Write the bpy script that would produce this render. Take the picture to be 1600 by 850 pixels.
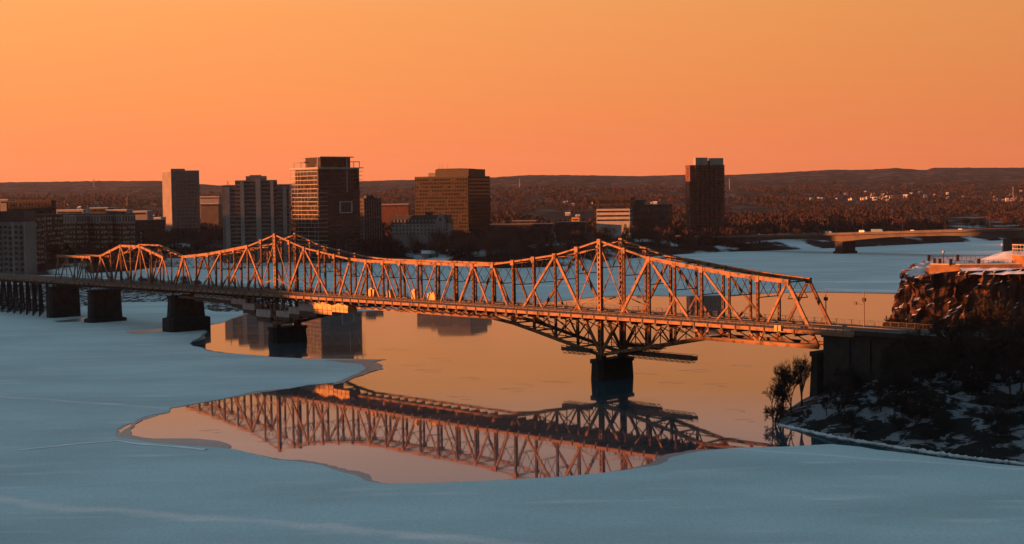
import bpy, math, random
from mathutils import Vector, Matrix, noise
random.seed(7)
for o in list(bpy.data.objects): bpy.data.objects.remove(o)
S = bpy.context.scene
COL = S.collection
# ------------------------------------------------------------------ camera
F, PITCH, ROLL, H = 2300.0, .0518, .0137, 54.5
cr, sr, cp, sp = math.cos(ROLL), math.sin(ROLL), math.cos(PITCH), math.sin(PITCH)
fw = Vector((0, cp, -sp)); up0 = Vector((0, sp, cp)); rt0 = Vector((1, 0, 0))
rt = rt0*cr - up0*sr; up = rt0*sr + up0*cr
cd = bpy.data.cameras.new('camera'); cam = bpy.data.objects.new('camera', cd); COL.objects.link(cam)
cam.matrix_world = Matrix(((rt.x, up.x, -fw.x, 0), (rt.y, up.y, -fw.y, 0), (rt.z, up.z, -fw.z, H), (0, 0, 0, 1)))
cd.sensor_width = 36; cd.lens = F/1600*36; cd.clip_start = 1; cd.clip_end = 40000
S.camera = cam
# ------------------------------------------------------------------ sky, sun, exposure
SUN_EL, BETA, EXPO = math.radians(4.0), math.radians(8), 1.6
to_sun = Vector((-math.cos(BETA)*math.cos(SUN_EL), -math.sin(BETA)*math.cos(SUN_EL), math.sin(SUN_EL)))
W = bpy.data.worlds.new('World'); S.world = W; W.use_nodes = True
nt = W.node_tree; nt.nodes.clear()
def N(nt, t, **k):
    n = nt.nodes.new(t)
    for a, b in k.items(): setattr(n, a, b)
    return n
out = N(nt, 'ShaderNodeOutputWorld'); bg = N(nt, 'ShaderNodeBackground')
sky = N(nt, 'ShaderNodeTexSky', sky_type='NISHITA'); sky.sun_disc = False
sky.sun_elevation = SUN_EL; sky.sun_rotation = math.atan2(to_sun.x, to_sun.y); sky.dust_density = 3
tc = N(nt, 'ShaderNodeTexCoord'); sep = N(nt, 'ShaderNodeSeparateXYZ')
nt.links.new(tc.outputs['Generated'], sep.inputs[0])
ramp = N(nt, 'ShaderNodeValToRGB')
stops = [(0.0, (1.0, .235, .085)), (.03, (1.02, .265, .09)), (.075, (1.0, .318, .092)), (.128, (1.0, .37, .104)), (.16, (.92, .50, .36)), (.22, (.62, .44, .42)),
         (.36, (.26, .39, .45)), (1.0, (.108, .245, .312))]
for i, (p, c) in enumerate(stops):
    e = ramp.color_ramp.elements[i] if i < 2 else ramp.color_ramp.elements.new(p)
    e.position = p; e.color = (*c, 1)
nt.links.new(sep.outputs['Z'], ramp.inputs[0])
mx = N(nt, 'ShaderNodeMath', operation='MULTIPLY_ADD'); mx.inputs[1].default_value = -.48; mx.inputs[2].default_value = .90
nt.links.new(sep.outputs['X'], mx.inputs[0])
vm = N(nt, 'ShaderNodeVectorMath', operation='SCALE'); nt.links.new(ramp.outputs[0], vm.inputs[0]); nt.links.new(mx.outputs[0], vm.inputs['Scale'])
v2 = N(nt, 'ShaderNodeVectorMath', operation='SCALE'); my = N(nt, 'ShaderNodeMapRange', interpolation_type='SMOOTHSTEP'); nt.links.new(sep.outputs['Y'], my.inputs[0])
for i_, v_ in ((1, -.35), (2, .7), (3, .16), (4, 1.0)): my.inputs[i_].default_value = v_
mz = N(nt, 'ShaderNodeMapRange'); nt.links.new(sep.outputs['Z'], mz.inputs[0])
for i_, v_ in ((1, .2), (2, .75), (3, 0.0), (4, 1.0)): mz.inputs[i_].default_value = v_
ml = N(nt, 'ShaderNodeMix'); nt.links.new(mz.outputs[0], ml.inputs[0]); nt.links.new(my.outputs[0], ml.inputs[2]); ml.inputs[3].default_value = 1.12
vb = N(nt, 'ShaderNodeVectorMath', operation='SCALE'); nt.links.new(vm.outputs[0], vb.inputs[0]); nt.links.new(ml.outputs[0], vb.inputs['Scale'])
nt.links.new(vb.outputs[0], v2.inputs[0]); v2.inputs['Scale'].default_value = 3.3   # background strength .1, exposure +1.6
v3 = N(nt, 'ShaderNodeVectorMath', operation='SCALE'); nt.links.new(sky.outputs[0], v3.inputs[0]); v3.inputs['Scale'].default_value = .035
v4 = N(nt, 'ShaderNodeVectorMath', operation='ADD'); nt.links.new(v2.outputs[0], v4.inputs[0]); nt.links.new(v3.outputs[0], v4.inputs[1])
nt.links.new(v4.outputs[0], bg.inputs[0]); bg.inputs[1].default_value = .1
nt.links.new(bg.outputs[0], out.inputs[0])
sl = bpy.data.lights.new('sun', 'SUN'); sl.energy = 5; sl.angle = math.radians(.5); sl.color = (1, .30, .085)
so = bpy.data.objects.new('sun', sl); COL.objects.link(so)
so.rotation_euler = to_sun.to_track_quat('Z', 'Y').to_euler()
vs = S.view_settings; vs.view_transform = 'Standard'; vs.look = 'None'; vs.gamma = 1; vs.exposure = EXPO; vs.use_curve_mapping = False
S.render.engine = 'CYCLES'; S.cycles.volume_bounces = 1; S.cycles.max_bounces = 6

# ------------------------------------------------------------------ helpers
def ray(px, py):
    u, v = px-800, py-425
    uu = u*cr - v*sr; vv = u*sr + v*cr
    return Vector((uu, F*cp - vv*sp, -F*sp - vv*cp))
def gnd(px, py, z=0.0):
    d = ray(px, py); t = (z-H)/d.z
    return Vector((d.x*t, d.y*t, z))
def at(px, py, Y):
    d = ray(px, py); t = Y/d.y
    return Vector((d.x*t, Y, d.z*t+H))
TH = .8226
U = Vector((-math.cos(TH), math.sin(TH), 0)); NN = Vector((math.sin(TH), math.cos(TH), 0)); R0 = Vector((25.9, 432.2, 0))
def br(px, py, off=0.0):
    d = ray(px, py); o = Vector((0, 0, H)); t = ((R0+off*NN-o).dot(NN))/d.dot(NN); P = o+d*t
    return (P-R0).dot(U), P.z
def loc2w(a, y, z=0): return R0 + U*a - NN*y + Vector((0, 0, z))
def interp(pts, x):
    if x <= pts[0][0]: return pts[0][1]
    for (a, b), (c, d) in zip(pts, pts[1:]):
        if x <= c: return b+(d-b)*(x-a)/(c-a)
    return pts[-1][1]
def sstep(a, b, x):
    t = max(0, min(1, (x-a)/(b-a))); return t*t*(3-2*t)

class MB:
    def __init__(s): s.v = []; s.f = []
    def box(s, x0, x1, y0, y1, z0, z1):
        n = len(s.v)
        s.v += [(x, y, z) for z in (z0, z1) for y in (y0, y1) for x in (x0, x1)]
        s.f += [tuple(n+i for i in q) for q in ((0,2,3,1),(4,5,7,6),(0,1,5,4),(2,6,7,3),(0,4,6,2),(1,3,7,5))]
        return s
    def bar(s, p, q, w, d=None, side=(0, 1, 0)):
        d = d or w; p = Vector(p); q = Vector(q); ax = (q-p)
        if ax.length < 1e-6: return s
        ax.normalize(); sd = Vector(side); sd = sd - ax*sd.dot(ax)
        if sd.length < 1e-3: sd = Vector((1, 0, 0)) - ax*ax.x
        sd.normalize(); u = ax.cross(sd)
        n = len(s.v)
        for c in (p, q):
            for a, b in ((-1,-1),(1,-1),(1,1),(-1,1)):
                s.v.append(tuple(c + u*(a*w/2) + sd*(b*d/2)))
        s.f += [(n,n+3,n+2,n+1),(n+4,n+5,n+6,n+7)] + [(n+i, n+(i+1)%4, n+4+(i+1)%4, n+4+i) for i in range(4)]
        return s
    def laced(s, p, q, w, d, pitch=1.5, side=(0, 1, 0)):
        "two flange channels joined by batten plates and open between"
        p = Vector(p); q = Vector(q); ax = (q-p).normalized(); sd = Vector(side); sd = (sd-ax*sd.dot(ax)).normalized(); u = ax.cross(sd)
        t = w*.3
        for k in (-1, 1): s.bar(p+u*k*(w-t)/2, q+u*k*(w-t)/2, t, d, side)
        L = (q-p).length; n = max(1, int(L/pitch))
        for i in range(n):
            c = p+ax*(L*(i+.5)/n)
            for k in (-1, 1): s.bar(c-ax*pitch*.22+sd*k*(d/2-.06), c+ax*pitch*.22+sd*k*(d/2-.06), w*.5, .05, side)
        return s
    def cone(s, p, q, r0, r1, n=6, cap=True):
        p = Vector(p); q = Vector(q); ax = (q-p).normalized()
        u = ax.orthogonal().normalized(); w = ax.cross(u); b = len(s.v)
        for c, r in ((p, r0), (q, r1)):
            for i in range(n):
                a = i*2*math.pi/n; s.v.append(tuple(c+(u*math.cos(a)+w*math.sin(a))*r))
        s.f += [(b+i, b+(i+1)%n, b+n+(i+1)%n, b+n+i) for i in range(n)]
        if cap: s.f += [tuple(b+i for i in range(n))[::-1], tuple(b+n+i for i in range(n))]
        return s
    def tri(s, a, b, c):
        n = len(s.v); s.v += [tuple(a), tuple(b), tuple(c)]; s.f.append((n, n+1, n+2)); return s
    def prism(s, pts, z0, z1):
        n = len(s.v); k = len(pts)
        s.v += [(p[0], p[1], z0) for p in pts]+[(p[0], p[1], z1) for p in pts]
        s.f += [tuple(range(n, n+k))[::-1], tuple(range(n+k, n+2*k))]+[(n+i, n+(i+1)%k, n+k+(i+1)%k, n+k+i) for i in range(k)]
        return s
    def mesh(s, name, m):
        me = bpy.data.meshes.new(name); me.from_pydata(s.v, [], s.f); me.materials.append(m); me.update(); return me
    def build(s, name, m, parent=None, smooth=False):
        me = s.mesh(name, m)
        if smooth: me.polygons.foreach_set('use_smooth', [True]*len(me.polygons))
        o = bpy.data.objects.new(name, me); COL.objects.link(o)
        if parent: o.parent = parent
        return o
def tag(o, label=None, cat=None, group=None, kind=None):
    if label: o['label'] = label
    if cat: o['category'] = cat
    if group: o['group'] = group
    if kind: o['kind'] = kind
    return o
def empty(name, loc=(0, 0, 0), rz=0.0, label=None, cat=None, group=None):
    o = bpy.data.objects.new(name, None); COL.objects.link(o); o.location = loc; o.rotation_euler = (0, 0, rz); o.empty_display_size = 1
    return tag(o, label, cat, group)
def copy_tree(o, parent=None):
    c = o.copy(); COL.objects.link(c); c.parent = parent
    for ch in [x for x in o.children]: copy_tree(ch, c)
    return c

# ------------------------------------------------------------------ materials
def mat(name, col, col2=None, scale=1.0, rough=.7, detail=4, bump=0.0, spec=.3, metal=0.0, stretch=(1, 1, 1), lo=.35, hi=.65, bscale=None, coord='Object'):
    m = bpy.data.materials.new(name); m.use_nodes = True; t = m.node_tree; b = t.nodes['Principled BSDF']
    b.inputs['Roughness'].default_value = rough; b.inputs['Metallic'].default_value = metal; b.inputs['Specular IOR Level'].default_value = spec
    b.inputs['Base Color'].default_value = (*col, 1)
    tc = N(t, 'ShaderNodeTexCoord'); mp = N(t, 'ShaderNodeMapping'); mp.inputs['Scale'].default_value = stretch
    t.links.new(tc.outputs[coord], mp.inputs[0])
    if col2:
        n = N(t, 'ShaderNodeTexNoise'); n.inputs['Scale'].default_value = scale; n.inputs['Detail'].default_value = detail
        t.links.new(mp.outputs[0], n.inputs['Vector'])
        r = N(t, 'ShaderNodeValToRGB'); r.color_ramp.elements[0].position = lo; r.color_ramp.elements[1].position = hi
        r.color_ramp.elements[0].color = (*col, 1); r.color_ramp.elements[1].color = (*col2, 1)
        t.links.new(n.outputs['Fac'], r.inputs[0]); t.links.new(r.outputs[0], b.inputs['Base Color'])
    if bump:
        n2 = N(t, 'ShaderNodeTexNoise'); n2.inputs['Scale'].default_value = bscale or scale*2; n2.inputs['Detail'].default_value = 5
        t.links.new(mp.outputs[0], n2.inputs['Vector'])
        bp = N(t, 'ShaderNodeBump'); bp.inputs['Strength'].default_value = 1; bp.inputs['Distance'].default_value = bump
        t.links.new(n2.outputs['Fac'], bp.inputs['Height']); t.links.new(bp.outputs[0], b.inputs['Normal'])
    return m
M = {}
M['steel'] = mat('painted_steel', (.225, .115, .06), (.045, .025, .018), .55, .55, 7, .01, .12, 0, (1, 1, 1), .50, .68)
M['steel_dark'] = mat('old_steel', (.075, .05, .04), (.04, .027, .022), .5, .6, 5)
M['steel_shade'] = mat('shade_toned_steel', (.13, .062, .036), (.04, .022, .016), .55, .6, 7, .01, .12, 0, (1, 1, 1), .46, .64)  # shade painted in: darker copy of the steel for posts and far truss
M['walk'] = mat('boardwalk_timber', (.05, .035, .03), (.03, .022, .02), .8, .8)
M['road'] = mat('asphalt', (.03, .027, .026), (.045, .04, .038), .3, .85)
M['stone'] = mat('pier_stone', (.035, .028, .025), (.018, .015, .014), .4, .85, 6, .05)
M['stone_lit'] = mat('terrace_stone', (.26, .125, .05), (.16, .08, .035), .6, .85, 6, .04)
M['tarp'] = mat('grey_tarp', (.52, .43, .42), (.34, .28, .28), .5, .7, 4, .05)
M['tarp_brown'] = mat('brown_hoarding', (.13, .065, .045), (.08, .05, .04), .5, .8)
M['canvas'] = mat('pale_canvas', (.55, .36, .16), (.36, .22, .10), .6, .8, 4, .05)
M['concrete'] = mat('concrete', (.17, .145, .13), (.12, .10, .095), .1, .8)
M['conc_dark'] = mat('dark_concrete', (.10, .075, .06), (.06, .048, .042), .1, .85)  # darker tone stands in for shade along the far bridge
M['conc_pale'] = mat('pale_concrete', (.24, .215, .20), (.18, .16, .15), .08, .8)
M['white'] = mat('white_paint', (.38, .34, .32), (.3, .27, .25), .1, .6)
M['brick'] = mat('red_brick', (.13, .045, .028), (.075, .03, .02), .2, .85)
M['brick_dark'] = mat('dark_brick', (.05, .027, .02), (.03, .018, .015), .2, .85)
M['bronze'] = mat('bronze_cladding', (.022, .013, .010), (.016, .010, .008), .1, .5)
M['roof'] = mat('dark_roof', (.022, .02, .02), (.035, .03, .028), .2, .7)
M['bark'] = mat('bark', (.03, .022, .018), (.02, .015, .013), 2, .9)
M['twig'] = mat('twigs_red_brown', (.085, .036, .024), (.045, .024, .018), .15, .9)
M['twig_dark'] = mat('twigs_dark', (.035, .024, .02), (.022, .017, .015), .2, .9)
M['ever'] = mat('evergreen', (.022, .03, .02), (.035, .04, .025), .2, .9)
def glassmat(name, c1, c2, scale, rough=.12):
    m = mat(name, c1, c2, scale, rough, 2, spec=.8, lo=.52, hi=.60); return m  # second colour puts patches of reflected light into the panes
M['glass'] = glassmat('dark_glass', (.015, .016, .018), (.05, .04, .035), .25)
M['glass_warm'] = glassmat('glinting_bronze_glass', (.010, .008, .007), (.075, .038, .02), .16)  # brighter patches are painted sun glints
M['glint'] = mat('sun_glint_panes', (.34, .26, .2), (.04, .03, .025), .45, .7, 1, lo=.5, hi=.56)  # pale patches paint the sun's glint on window panes

# ice: blue-white snow with soft drift streaks and fine grain
def ice_mat(name, base, drift, thin=False, bands=()):
    m = bpy.data.materials.new(name); m.use_nodes = True; t = m.node_tree; b = t.nodes['Principled BSDF']
    g = N(t, 'ShaderNodeNewGeometry')
    def noise_at(sc, scale, det, rot=0.0):
        mp = N(t, 'ShaderNodeMapping'); mp.inputs['Scale'].default_value = sc; mp.inputs['Rotation'].default_value = (0, 0, rot)
        n = N(t, 'ShaderNodeTexNoise'); n.inputs['Scale'].default_value = scale; n.inputs['Detail'].default_value = det
        t.links.new(g.outputs['Position'], mp.inputs[0]); t.links.new(mp.outputs[0], n.inputs['Vector']); return n
    n1 = noise_at((1, 2.2, 1), .018, 6, .3); n2 = noise_at((.6, 3, 1), .07, 8, -.15); n3 = noise_at((1, 1, 1), 1.6, 4)
    r1 = N(t, 'ShaderNodeValToRGB'); r1.color_ramp.elements[0].position = .38; r1.color_ramp.elements[1].position = .68
    r1.color_ramp.elements[0].color = (*base, 1); r1.color_ramp.elements[1].color = (*[c*.80 for c in base], 1)
    t.links.new(n1.outputs['Fac'], r1.inputs[0])
    r2 = N(t, 'ShaderNodeValToRGB'); r2.color_ramp.elements[0].position = .57; r2.color_ramp.elements[1].position = .78
    r2.color_ramp.elements[0].color = (0, 0, 0, 1); r2.color_ramp.elements[1].color = (.8, .8, .8, 1)
    t.links.new(n2.outputs['Fac'], r2.inputs[0])
    mix = N(t, 'ShaderNodeMix', data_type='RGBA'); t.links.new(r2.outputs[0], mix.inputs[0]); t.links.new(r1.outputs[0], mix.inputs[6]); mix.inputs[7].default_value = (*drift, 1)
    last = mix.outputs[2]
    for (p_, q_, w_, amt) in bands:  # pinkish bands: drift snow, with sunlight painted in on the far ice
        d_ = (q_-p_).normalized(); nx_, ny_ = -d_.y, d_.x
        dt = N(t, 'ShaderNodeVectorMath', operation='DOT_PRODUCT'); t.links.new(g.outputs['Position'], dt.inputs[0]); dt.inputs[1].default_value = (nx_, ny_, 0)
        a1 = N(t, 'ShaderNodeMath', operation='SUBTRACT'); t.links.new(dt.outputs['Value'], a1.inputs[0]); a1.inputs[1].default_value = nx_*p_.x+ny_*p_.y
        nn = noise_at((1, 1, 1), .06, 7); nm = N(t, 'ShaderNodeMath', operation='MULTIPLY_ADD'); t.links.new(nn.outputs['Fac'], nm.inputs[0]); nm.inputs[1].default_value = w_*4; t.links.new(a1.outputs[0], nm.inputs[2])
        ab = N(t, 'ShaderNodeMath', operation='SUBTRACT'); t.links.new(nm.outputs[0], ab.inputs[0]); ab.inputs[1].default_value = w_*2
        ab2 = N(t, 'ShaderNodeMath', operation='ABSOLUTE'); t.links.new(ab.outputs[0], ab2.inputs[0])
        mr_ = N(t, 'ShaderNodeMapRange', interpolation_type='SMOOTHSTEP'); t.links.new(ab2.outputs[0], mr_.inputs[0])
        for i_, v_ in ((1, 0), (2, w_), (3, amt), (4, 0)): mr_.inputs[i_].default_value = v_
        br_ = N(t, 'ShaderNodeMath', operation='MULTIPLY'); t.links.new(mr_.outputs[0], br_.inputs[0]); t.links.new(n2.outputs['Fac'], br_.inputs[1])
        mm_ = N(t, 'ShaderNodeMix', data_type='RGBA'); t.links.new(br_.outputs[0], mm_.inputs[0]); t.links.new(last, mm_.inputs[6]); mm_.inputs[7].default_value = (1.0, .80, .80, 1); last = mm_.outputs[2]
    m3 = N(t, 'ShaderNodeMix', data_type='RGBA', blend_type='MULTIPLY'); m3.inputs[0].default_value = .34
    r3 = N(t, 'ShaderNodeValToRGB'); r3.color_ramp.elements[0].position = .3; r3.color_ramp.elements[0].color = (.55, .55, .55, 1); r3.color_ramp.elements[1].position = .6
    t.links.new(n3.outputs['Fac'], r3.inputs[0]); t.links.new(last, m3.inputs[6]); t.links.new(r3.outputs[0], m3.inputs[7])
    t.links.new(m3.outputs[2], b.inputs['Base Color'])
    bp = N(t, 'ShaderNodeBump'); bp.inputs['Distance'].default_value = .16; t.links.new(n3.outputs['Fac'], bp.inputs['Height']); t.links.new(bp.outputs[0], b.inputs['Normal'])
    b.inputs['Roughness'].default_value = .35 if thin else .8; b.inputs['Specular IOR Level'].default_value = .5 if thin else .1
    return m
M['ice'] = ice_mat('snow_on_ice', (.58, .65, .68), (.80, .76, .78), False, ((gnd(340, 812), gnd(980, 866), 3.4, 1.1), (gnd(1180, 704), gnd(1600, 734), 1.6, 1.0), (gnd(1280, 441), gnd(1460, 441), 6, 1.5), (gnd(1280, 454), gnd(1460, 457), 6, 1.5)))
M['slush'] = ice_mat('grey_thin_ice', (.16, .17, .18), (.34, .34, .35), True)
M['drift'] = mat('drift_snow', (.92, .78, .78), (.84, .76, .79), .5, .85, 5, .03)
M['snow'] = mat('snow', (.62, .62, .65), (.5, .5, .54), .3, .8, 5, .05)

def water_mat():
    m = bpy.data.materials.new('river_water'); m.use_nodes = True; t = m.node_tree; b = t.nodes['Principled BSDF']
    g = N(t, 'ShaderNodeNewGeometry'); mp = N(t, 'ShaderNodeMapping'); mp.inputs['Scale'].default_value = (.12, 1, 1)
    t.links.new(g.outputs['Position'], mp.inputs[0])
    n = N(t, 'ShaderNodeTexNoise'); n.inputs['Scale'].default_value = .22; n.inputs['Detail'].default_value = 5
    t.links.new(mp.outputs[0], n.inputs['Vector'])
    bp = N(t, 'ShaderNodeBump'); bp.inputs['Distance'].default_value = .006; t.links.new(n.outputs['Fac'], bp.inputs['Height'])
    mp2 = N(t, 'ShaderNodeMapping'); mp2.inputs['Scale'].default_value = (.012, .06, 1); mp2.inputs['Rotation'].default_value = (0, 0, .25); t.links.new(g.outputs['Position'], mp2.inputs[0])
    n2 = N(t, 'ShaderNodeTexNoise'); n2.inputs['Scale'].default_value = 1; n2.inputs['Detail'].default_value = 4; t.links.new(mp2.outputs[0], n2.inputs['Vector'])
    mr = N(t, 'ShaderNodeMapRange'); t.links.new(n2.outputs['Fac'], mr.inputs[0])
    for i_, v_ in ((1, .4), (2, .7), (3, .08), (4, .24)): mr.inputs[i_].default_value = v_
    b2 = N(t, 'ShaderNodeBsdfPrincipled'); sm = N(t, 'ShaderNodeMixShader')
    for q, ro in ((b, .022), (b2, .16)):
        q.inputs['Base Color'].default_value = (.02, .045, .058, 1); q.inputs['Roughness'].default_value = ro; q.inputs['IOR'].default_value = 1.38; t.links.new(bp.outputs[0], q.inputs['Normal'])
    # reflected sky tone painted in: water colour turns paler and cooler upriver
    sy = N(t, 'ShaderNodeSeparateXYZ'); t.links.new(g.outputs['Position'], sy.inputs[0])
    ry = N(t, 'ShaderNodeMapRange', interpolation_type='SMOOTHSTEP'); t.links.new(sy.outputs['Y'], ry.inputs[0])
    for i_, v_ in ((1, 400), (2, 640), (3, 0), (4, 1)): ry.inputs[i_].default_value = v_
    cm_ = N(t, 'ShaderNodeMix', data_type='RGBA'); t.links.new(ry.outputs[0], cm_.inputs[0]); cm_.inputs[6].default_value = (.02, .045, .058, 1); cm_.inputs[7].default_value = (.06, .085, .10, 1)
    for q in (b, b2): t.links.new(cm_.outputs[2], q.inputs['Base Color'])
    t.links.new(mr.outputs[0], sm.inputs[0]); t.links.new(b.outputs[0], sm.inputs[1]); t.links.new(b2.outputs[0], sm.inputs[2])
    t.links.new(sm.outputs[0], t.nodes['Material Output'].inputs[0])
    return m
M['water'] = water_mat()

# ------------------------------------------------------------------ river
w = MB(); w.v = [(-2500, 30, 0), (2500, 30, 0), (2500, 2600, 0), (-2500, 2600, 0)]; w.f = [(0, 1, 2, 3)]
tag(w.build('river_water', M['water']), kind='structure')
from mathutils.geometry import tessellate_polygon
def crinkle(pts, amp, seed, step=3.0):
    out = []
    for i, p in enumerate(pts):
        q = pts[(i+1) % len(pts)]; L = (q-p).length
        n = max(1, int(L/step)) if L < 260 and amp else 1
        d = (q-p).normalized(); nrm = Vector((-d.y, d.x, 0))
        for k in range(n):
            c = p+(q-p)*k/n
            sc = 1 if n > 1 else 0
            out.append(c+nrm*sc*amp*(noise.noise(Vector((c.x*.11+seed, c.y*.11, 0)))*1.6+noise.noise(Vector((c.x*.45, c.y*.45, seed)))*.8))
    return out
def sheet(name, pts, z0, z1, m, amp=.5, seed=0):
    pts = crinkle([Vector((p.x, p.y, 0)) for p in pts], amp, seed); k = len(pts)
    tris = tessellate_polygon([pts])
    b = MB(); b.v = [(p.x, p.y, z1) for p in pts]+[(p.x, p.y, z0) for p in pts]
    b.f = [tuple(t) for t in tris]+[(i, (i+1) % k, k+(i+1) % k, k+i) for i in range(k)]
    o = b.build(name, m)
    import bmesh
    bm = bmesh.new(); bm.from_mesh(o.data); bmesh.ops.recalc_face_normals(bm, faces=bm.faces); bm.to_mesh(o.data); bm.free()
    for p in o.data.polygons[:1]:
        if p.normal.z < 0: o.data.flip_normals()
    return tag(o, kind='structure')
near_edge = [(1760, 752), (1600, 730), (1500, 719), (1400, 707), (1345, 699), (1300, 695), (1240, 698), (1160, 700), (1100, 705), (1065, 711), (1045, 716), (1043, 721), (1025, 727), (980, 735),
 (930, 741), (870, 746), (800, 750), (700, 755), (600, 757), (572, 752), (556, 743), (520, 735), (500, 728), (470, 721), (430, 718), (400, 711), (365, 703), (335, 697), (300, 694),
 (260, 689), (225, 686), (196, 685), (180, 681), (181, 673), (195, 665), (215, 656), (240, 648), (258, 645), (266, 638), (300, 632), (345, 624), (385, 615), (400, 612), (450, 607),
 (480, 602), (515, 599), (532, 598), (550, 590), (562, 584), (592, 577), (589, 571), (580, 566), (600, 562), (545, 561), (480, 561), (420, 558), (380, 554), (345, 552), (325, 549),
 (315, 543), (300, 541), (296, 536), (312, 528), (322, 518), (317, 509), (345, 505), (362, 497), (376, 492), (400, 486), (400, 470)]
pts = [gnd(*p) for p in near_edge]+[Vector((-330, 1000, 0)), Vector((-560, 1000, 0)), Vector((-460, 500, 0)), Vector((-300, 150, 0)), Vector((-160, 40, 0)), Vector((210, 40, 0)), Vector((210, 200, 0))]
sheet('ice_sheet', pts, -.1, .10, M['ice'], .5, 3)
far_edge = [(1470, 459), (1430, 458), (1290, 456), (1200, 458), (1140, 461), (1060, 463), (1000, 462), (940, 463), (880, 470), (800, 476), (700, 480), (600, 485), (540, 487), (480, 480)]
pts = [gnd(*p) for p in far_edge]+[Vector((-250, 960, 0)), Vector((-500, 1000, 0)), Vector((-700, 1500, 0)), Vector((-100, 1750, 0)), Vector((900, 1900, 0)), Vector((1100, 1300, 0)), Vector((420, 780, 0))]
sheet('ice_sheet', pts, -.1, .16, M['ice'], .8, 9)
for q in ([(183, 684), (200, 668), (205, 660), (222, 656), (206, 670), (204, 680), (240, 686), (300, 686), (345, 689), (362, 697), (358, 702), (335, 699), (300, 697), (240, 692)],
          [(505, 563), (560, 562), (600, 562), (580, 567), (590, 572), (592, 578), (560, 588), (530, 600), (520, 602), (545, 590), (570, 577), (565, 569), (540, 567)],
          [(1240, 400), (1300, 399), (1345, 402), (1300, 406), (1250, 405)], [(1225, 410), (1290, 407), (1296, 410), (1260, 413)],
          [(195, 519), (240, 515), (262, 512), (264, 517), (230, 521), (205, 522)], [(84, 502), (130, 497), (205, 498), (180, 501), (120, 503), (90, 504)],
          [(1030, 405), (1200, 398), (1400, 396), (1560, 399), (1560, 401), (1400, 399), (1200, 401), (1040, 407)],
          [(1272, 440), (1340, 439), (1440, 440), (1446, 443), (1360, 444), (1300, 443)], [(1140, 436), (1230, 438), (1180, 440)],  # long far strips stand in for sunlit patches on the ice
          [(1180, 457), (1300, 452), (1400, 454), (1440, 457), (1400, 459), (1290, 457)], [(560, 470), (640, 466), (700, 468), (640, 472)], [(860, 440), (960, 436), (1040, 438), (960, 442)]):
    sheet('thin_ice', [gnd(p[0], p[1]) for p in q], 0.105, .118, M['slush'], .7, q[0][0])
# wet skin of new ice reaching out from the edge of the thick sheet, and slivers drifting on the water
def margin(px, seed, wmax):
    P = [gnd(*p) for p in px]; Q = []
    for a_, b_ in zip(P, P[1:]):
        n = max(1, int((b_-a_).length/.5)); Q += [a_+(b_-a_)*k/n for k in range(n)]
    b = MB()
    for i, c in enumerate(Q):
        d = (Q[min(i+1, len(Q)-1)]-Q[max(0, i-1)]).normalized(); nr = Vector((d.y, -d.x, 0))
        f = min(1, i/12, (len(Q)-1-i)/12)
        w_ = (.5+wmax*max(0, .25+noise.noise(c*.045+Vector((seed, 0, 0)))*1.5)+.7*noise.noise(c*.5)+.3*noise.noise(c*1.7))*f
        b.v += [tuple(c-nr*1.6+Vector((0, 0, .03))), tuple(c+nr*max(.1, w_)+Vector((0, 0, .03)))]
    for i in range(len(Q)-1): b.f.append((2*i, 2*i+2, 2*i+3, 2*i+1))
    tag(b.build('thin_ice', M['slush']), kind='structure')
margin(near_edge[6:], 2, 2.2); margin(far_edge, 4, 4)
def sliver(px, py, L, seed, w_=.35, z=.035):
    c = gnd(px, py); r = random.Random(seed); b = MB(); n = 14; an = r.uniform(-.15, .35)
    d = Vector((math.cos(an), math.sin(an), 0)); nr = Vector((-d.y, d.x, 0)); up_, dn = [], []
    for i in range(n+1):
        t = i/n*2-1; o_ = c+d*t*L/2+nr*(1.2*noise.noise(Vector((t*1.5, seed, 0)))); ww = w_*(1-t*t)**.5*(.6+.8*r.random())+.02
        up_.append(o_+nr*ww); dn.append(o_-nr*ww)
    b.v = [(p.x, p.y, z) for p in up_+dn]; b.f = [(i, n+1+i, n+2+i, i+1) for i in range(n)]
    tag(b.build('thin_ice', M['slush']), kind='structure')
for i, (px, py, L) in enumerate(((645, 570, 14), (670, 578, 22), (800, 607, 16), (735, 590, 12), (1085, 578, 26), (1120, 600, 14), (1050, 597, 18), (1150, 640, 9), (1165, 655, 7), (870, 596, 20), (620, 545, 25), (690, 560, 18), (1010, 583, 16), (820, 600, 9), (330, 672, 9), (420, 690, 10), (1160, 570, 15), (720, 620, 12), (890, 660, 8))):
    sliver(px, py, L*.45, i+1, .1); sliver(px+9, py+2+i % 3, L*.25, i+70, .12); sliver(px-13, py+1-i % 2, L*.2, i+90, .08)
for i, (px, py, L) in enumerate(((520, 782, 12), (560, 771, 6), (150, 760, 5), (110, 668, 8), (470, 585, 7), (205, 640, 5), (900, 790, 6), (1350, 780, 5), (360, 570, 9), (60, 560, 8), (270, 536, 5), (285, 548, 6), (250, 530, 7), (262, 545, 8), (1340, 407, 60), (1150, 420, 50))): sliver(px, py, L, i+40, .09, .104+.06*(py < 450))
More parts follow.
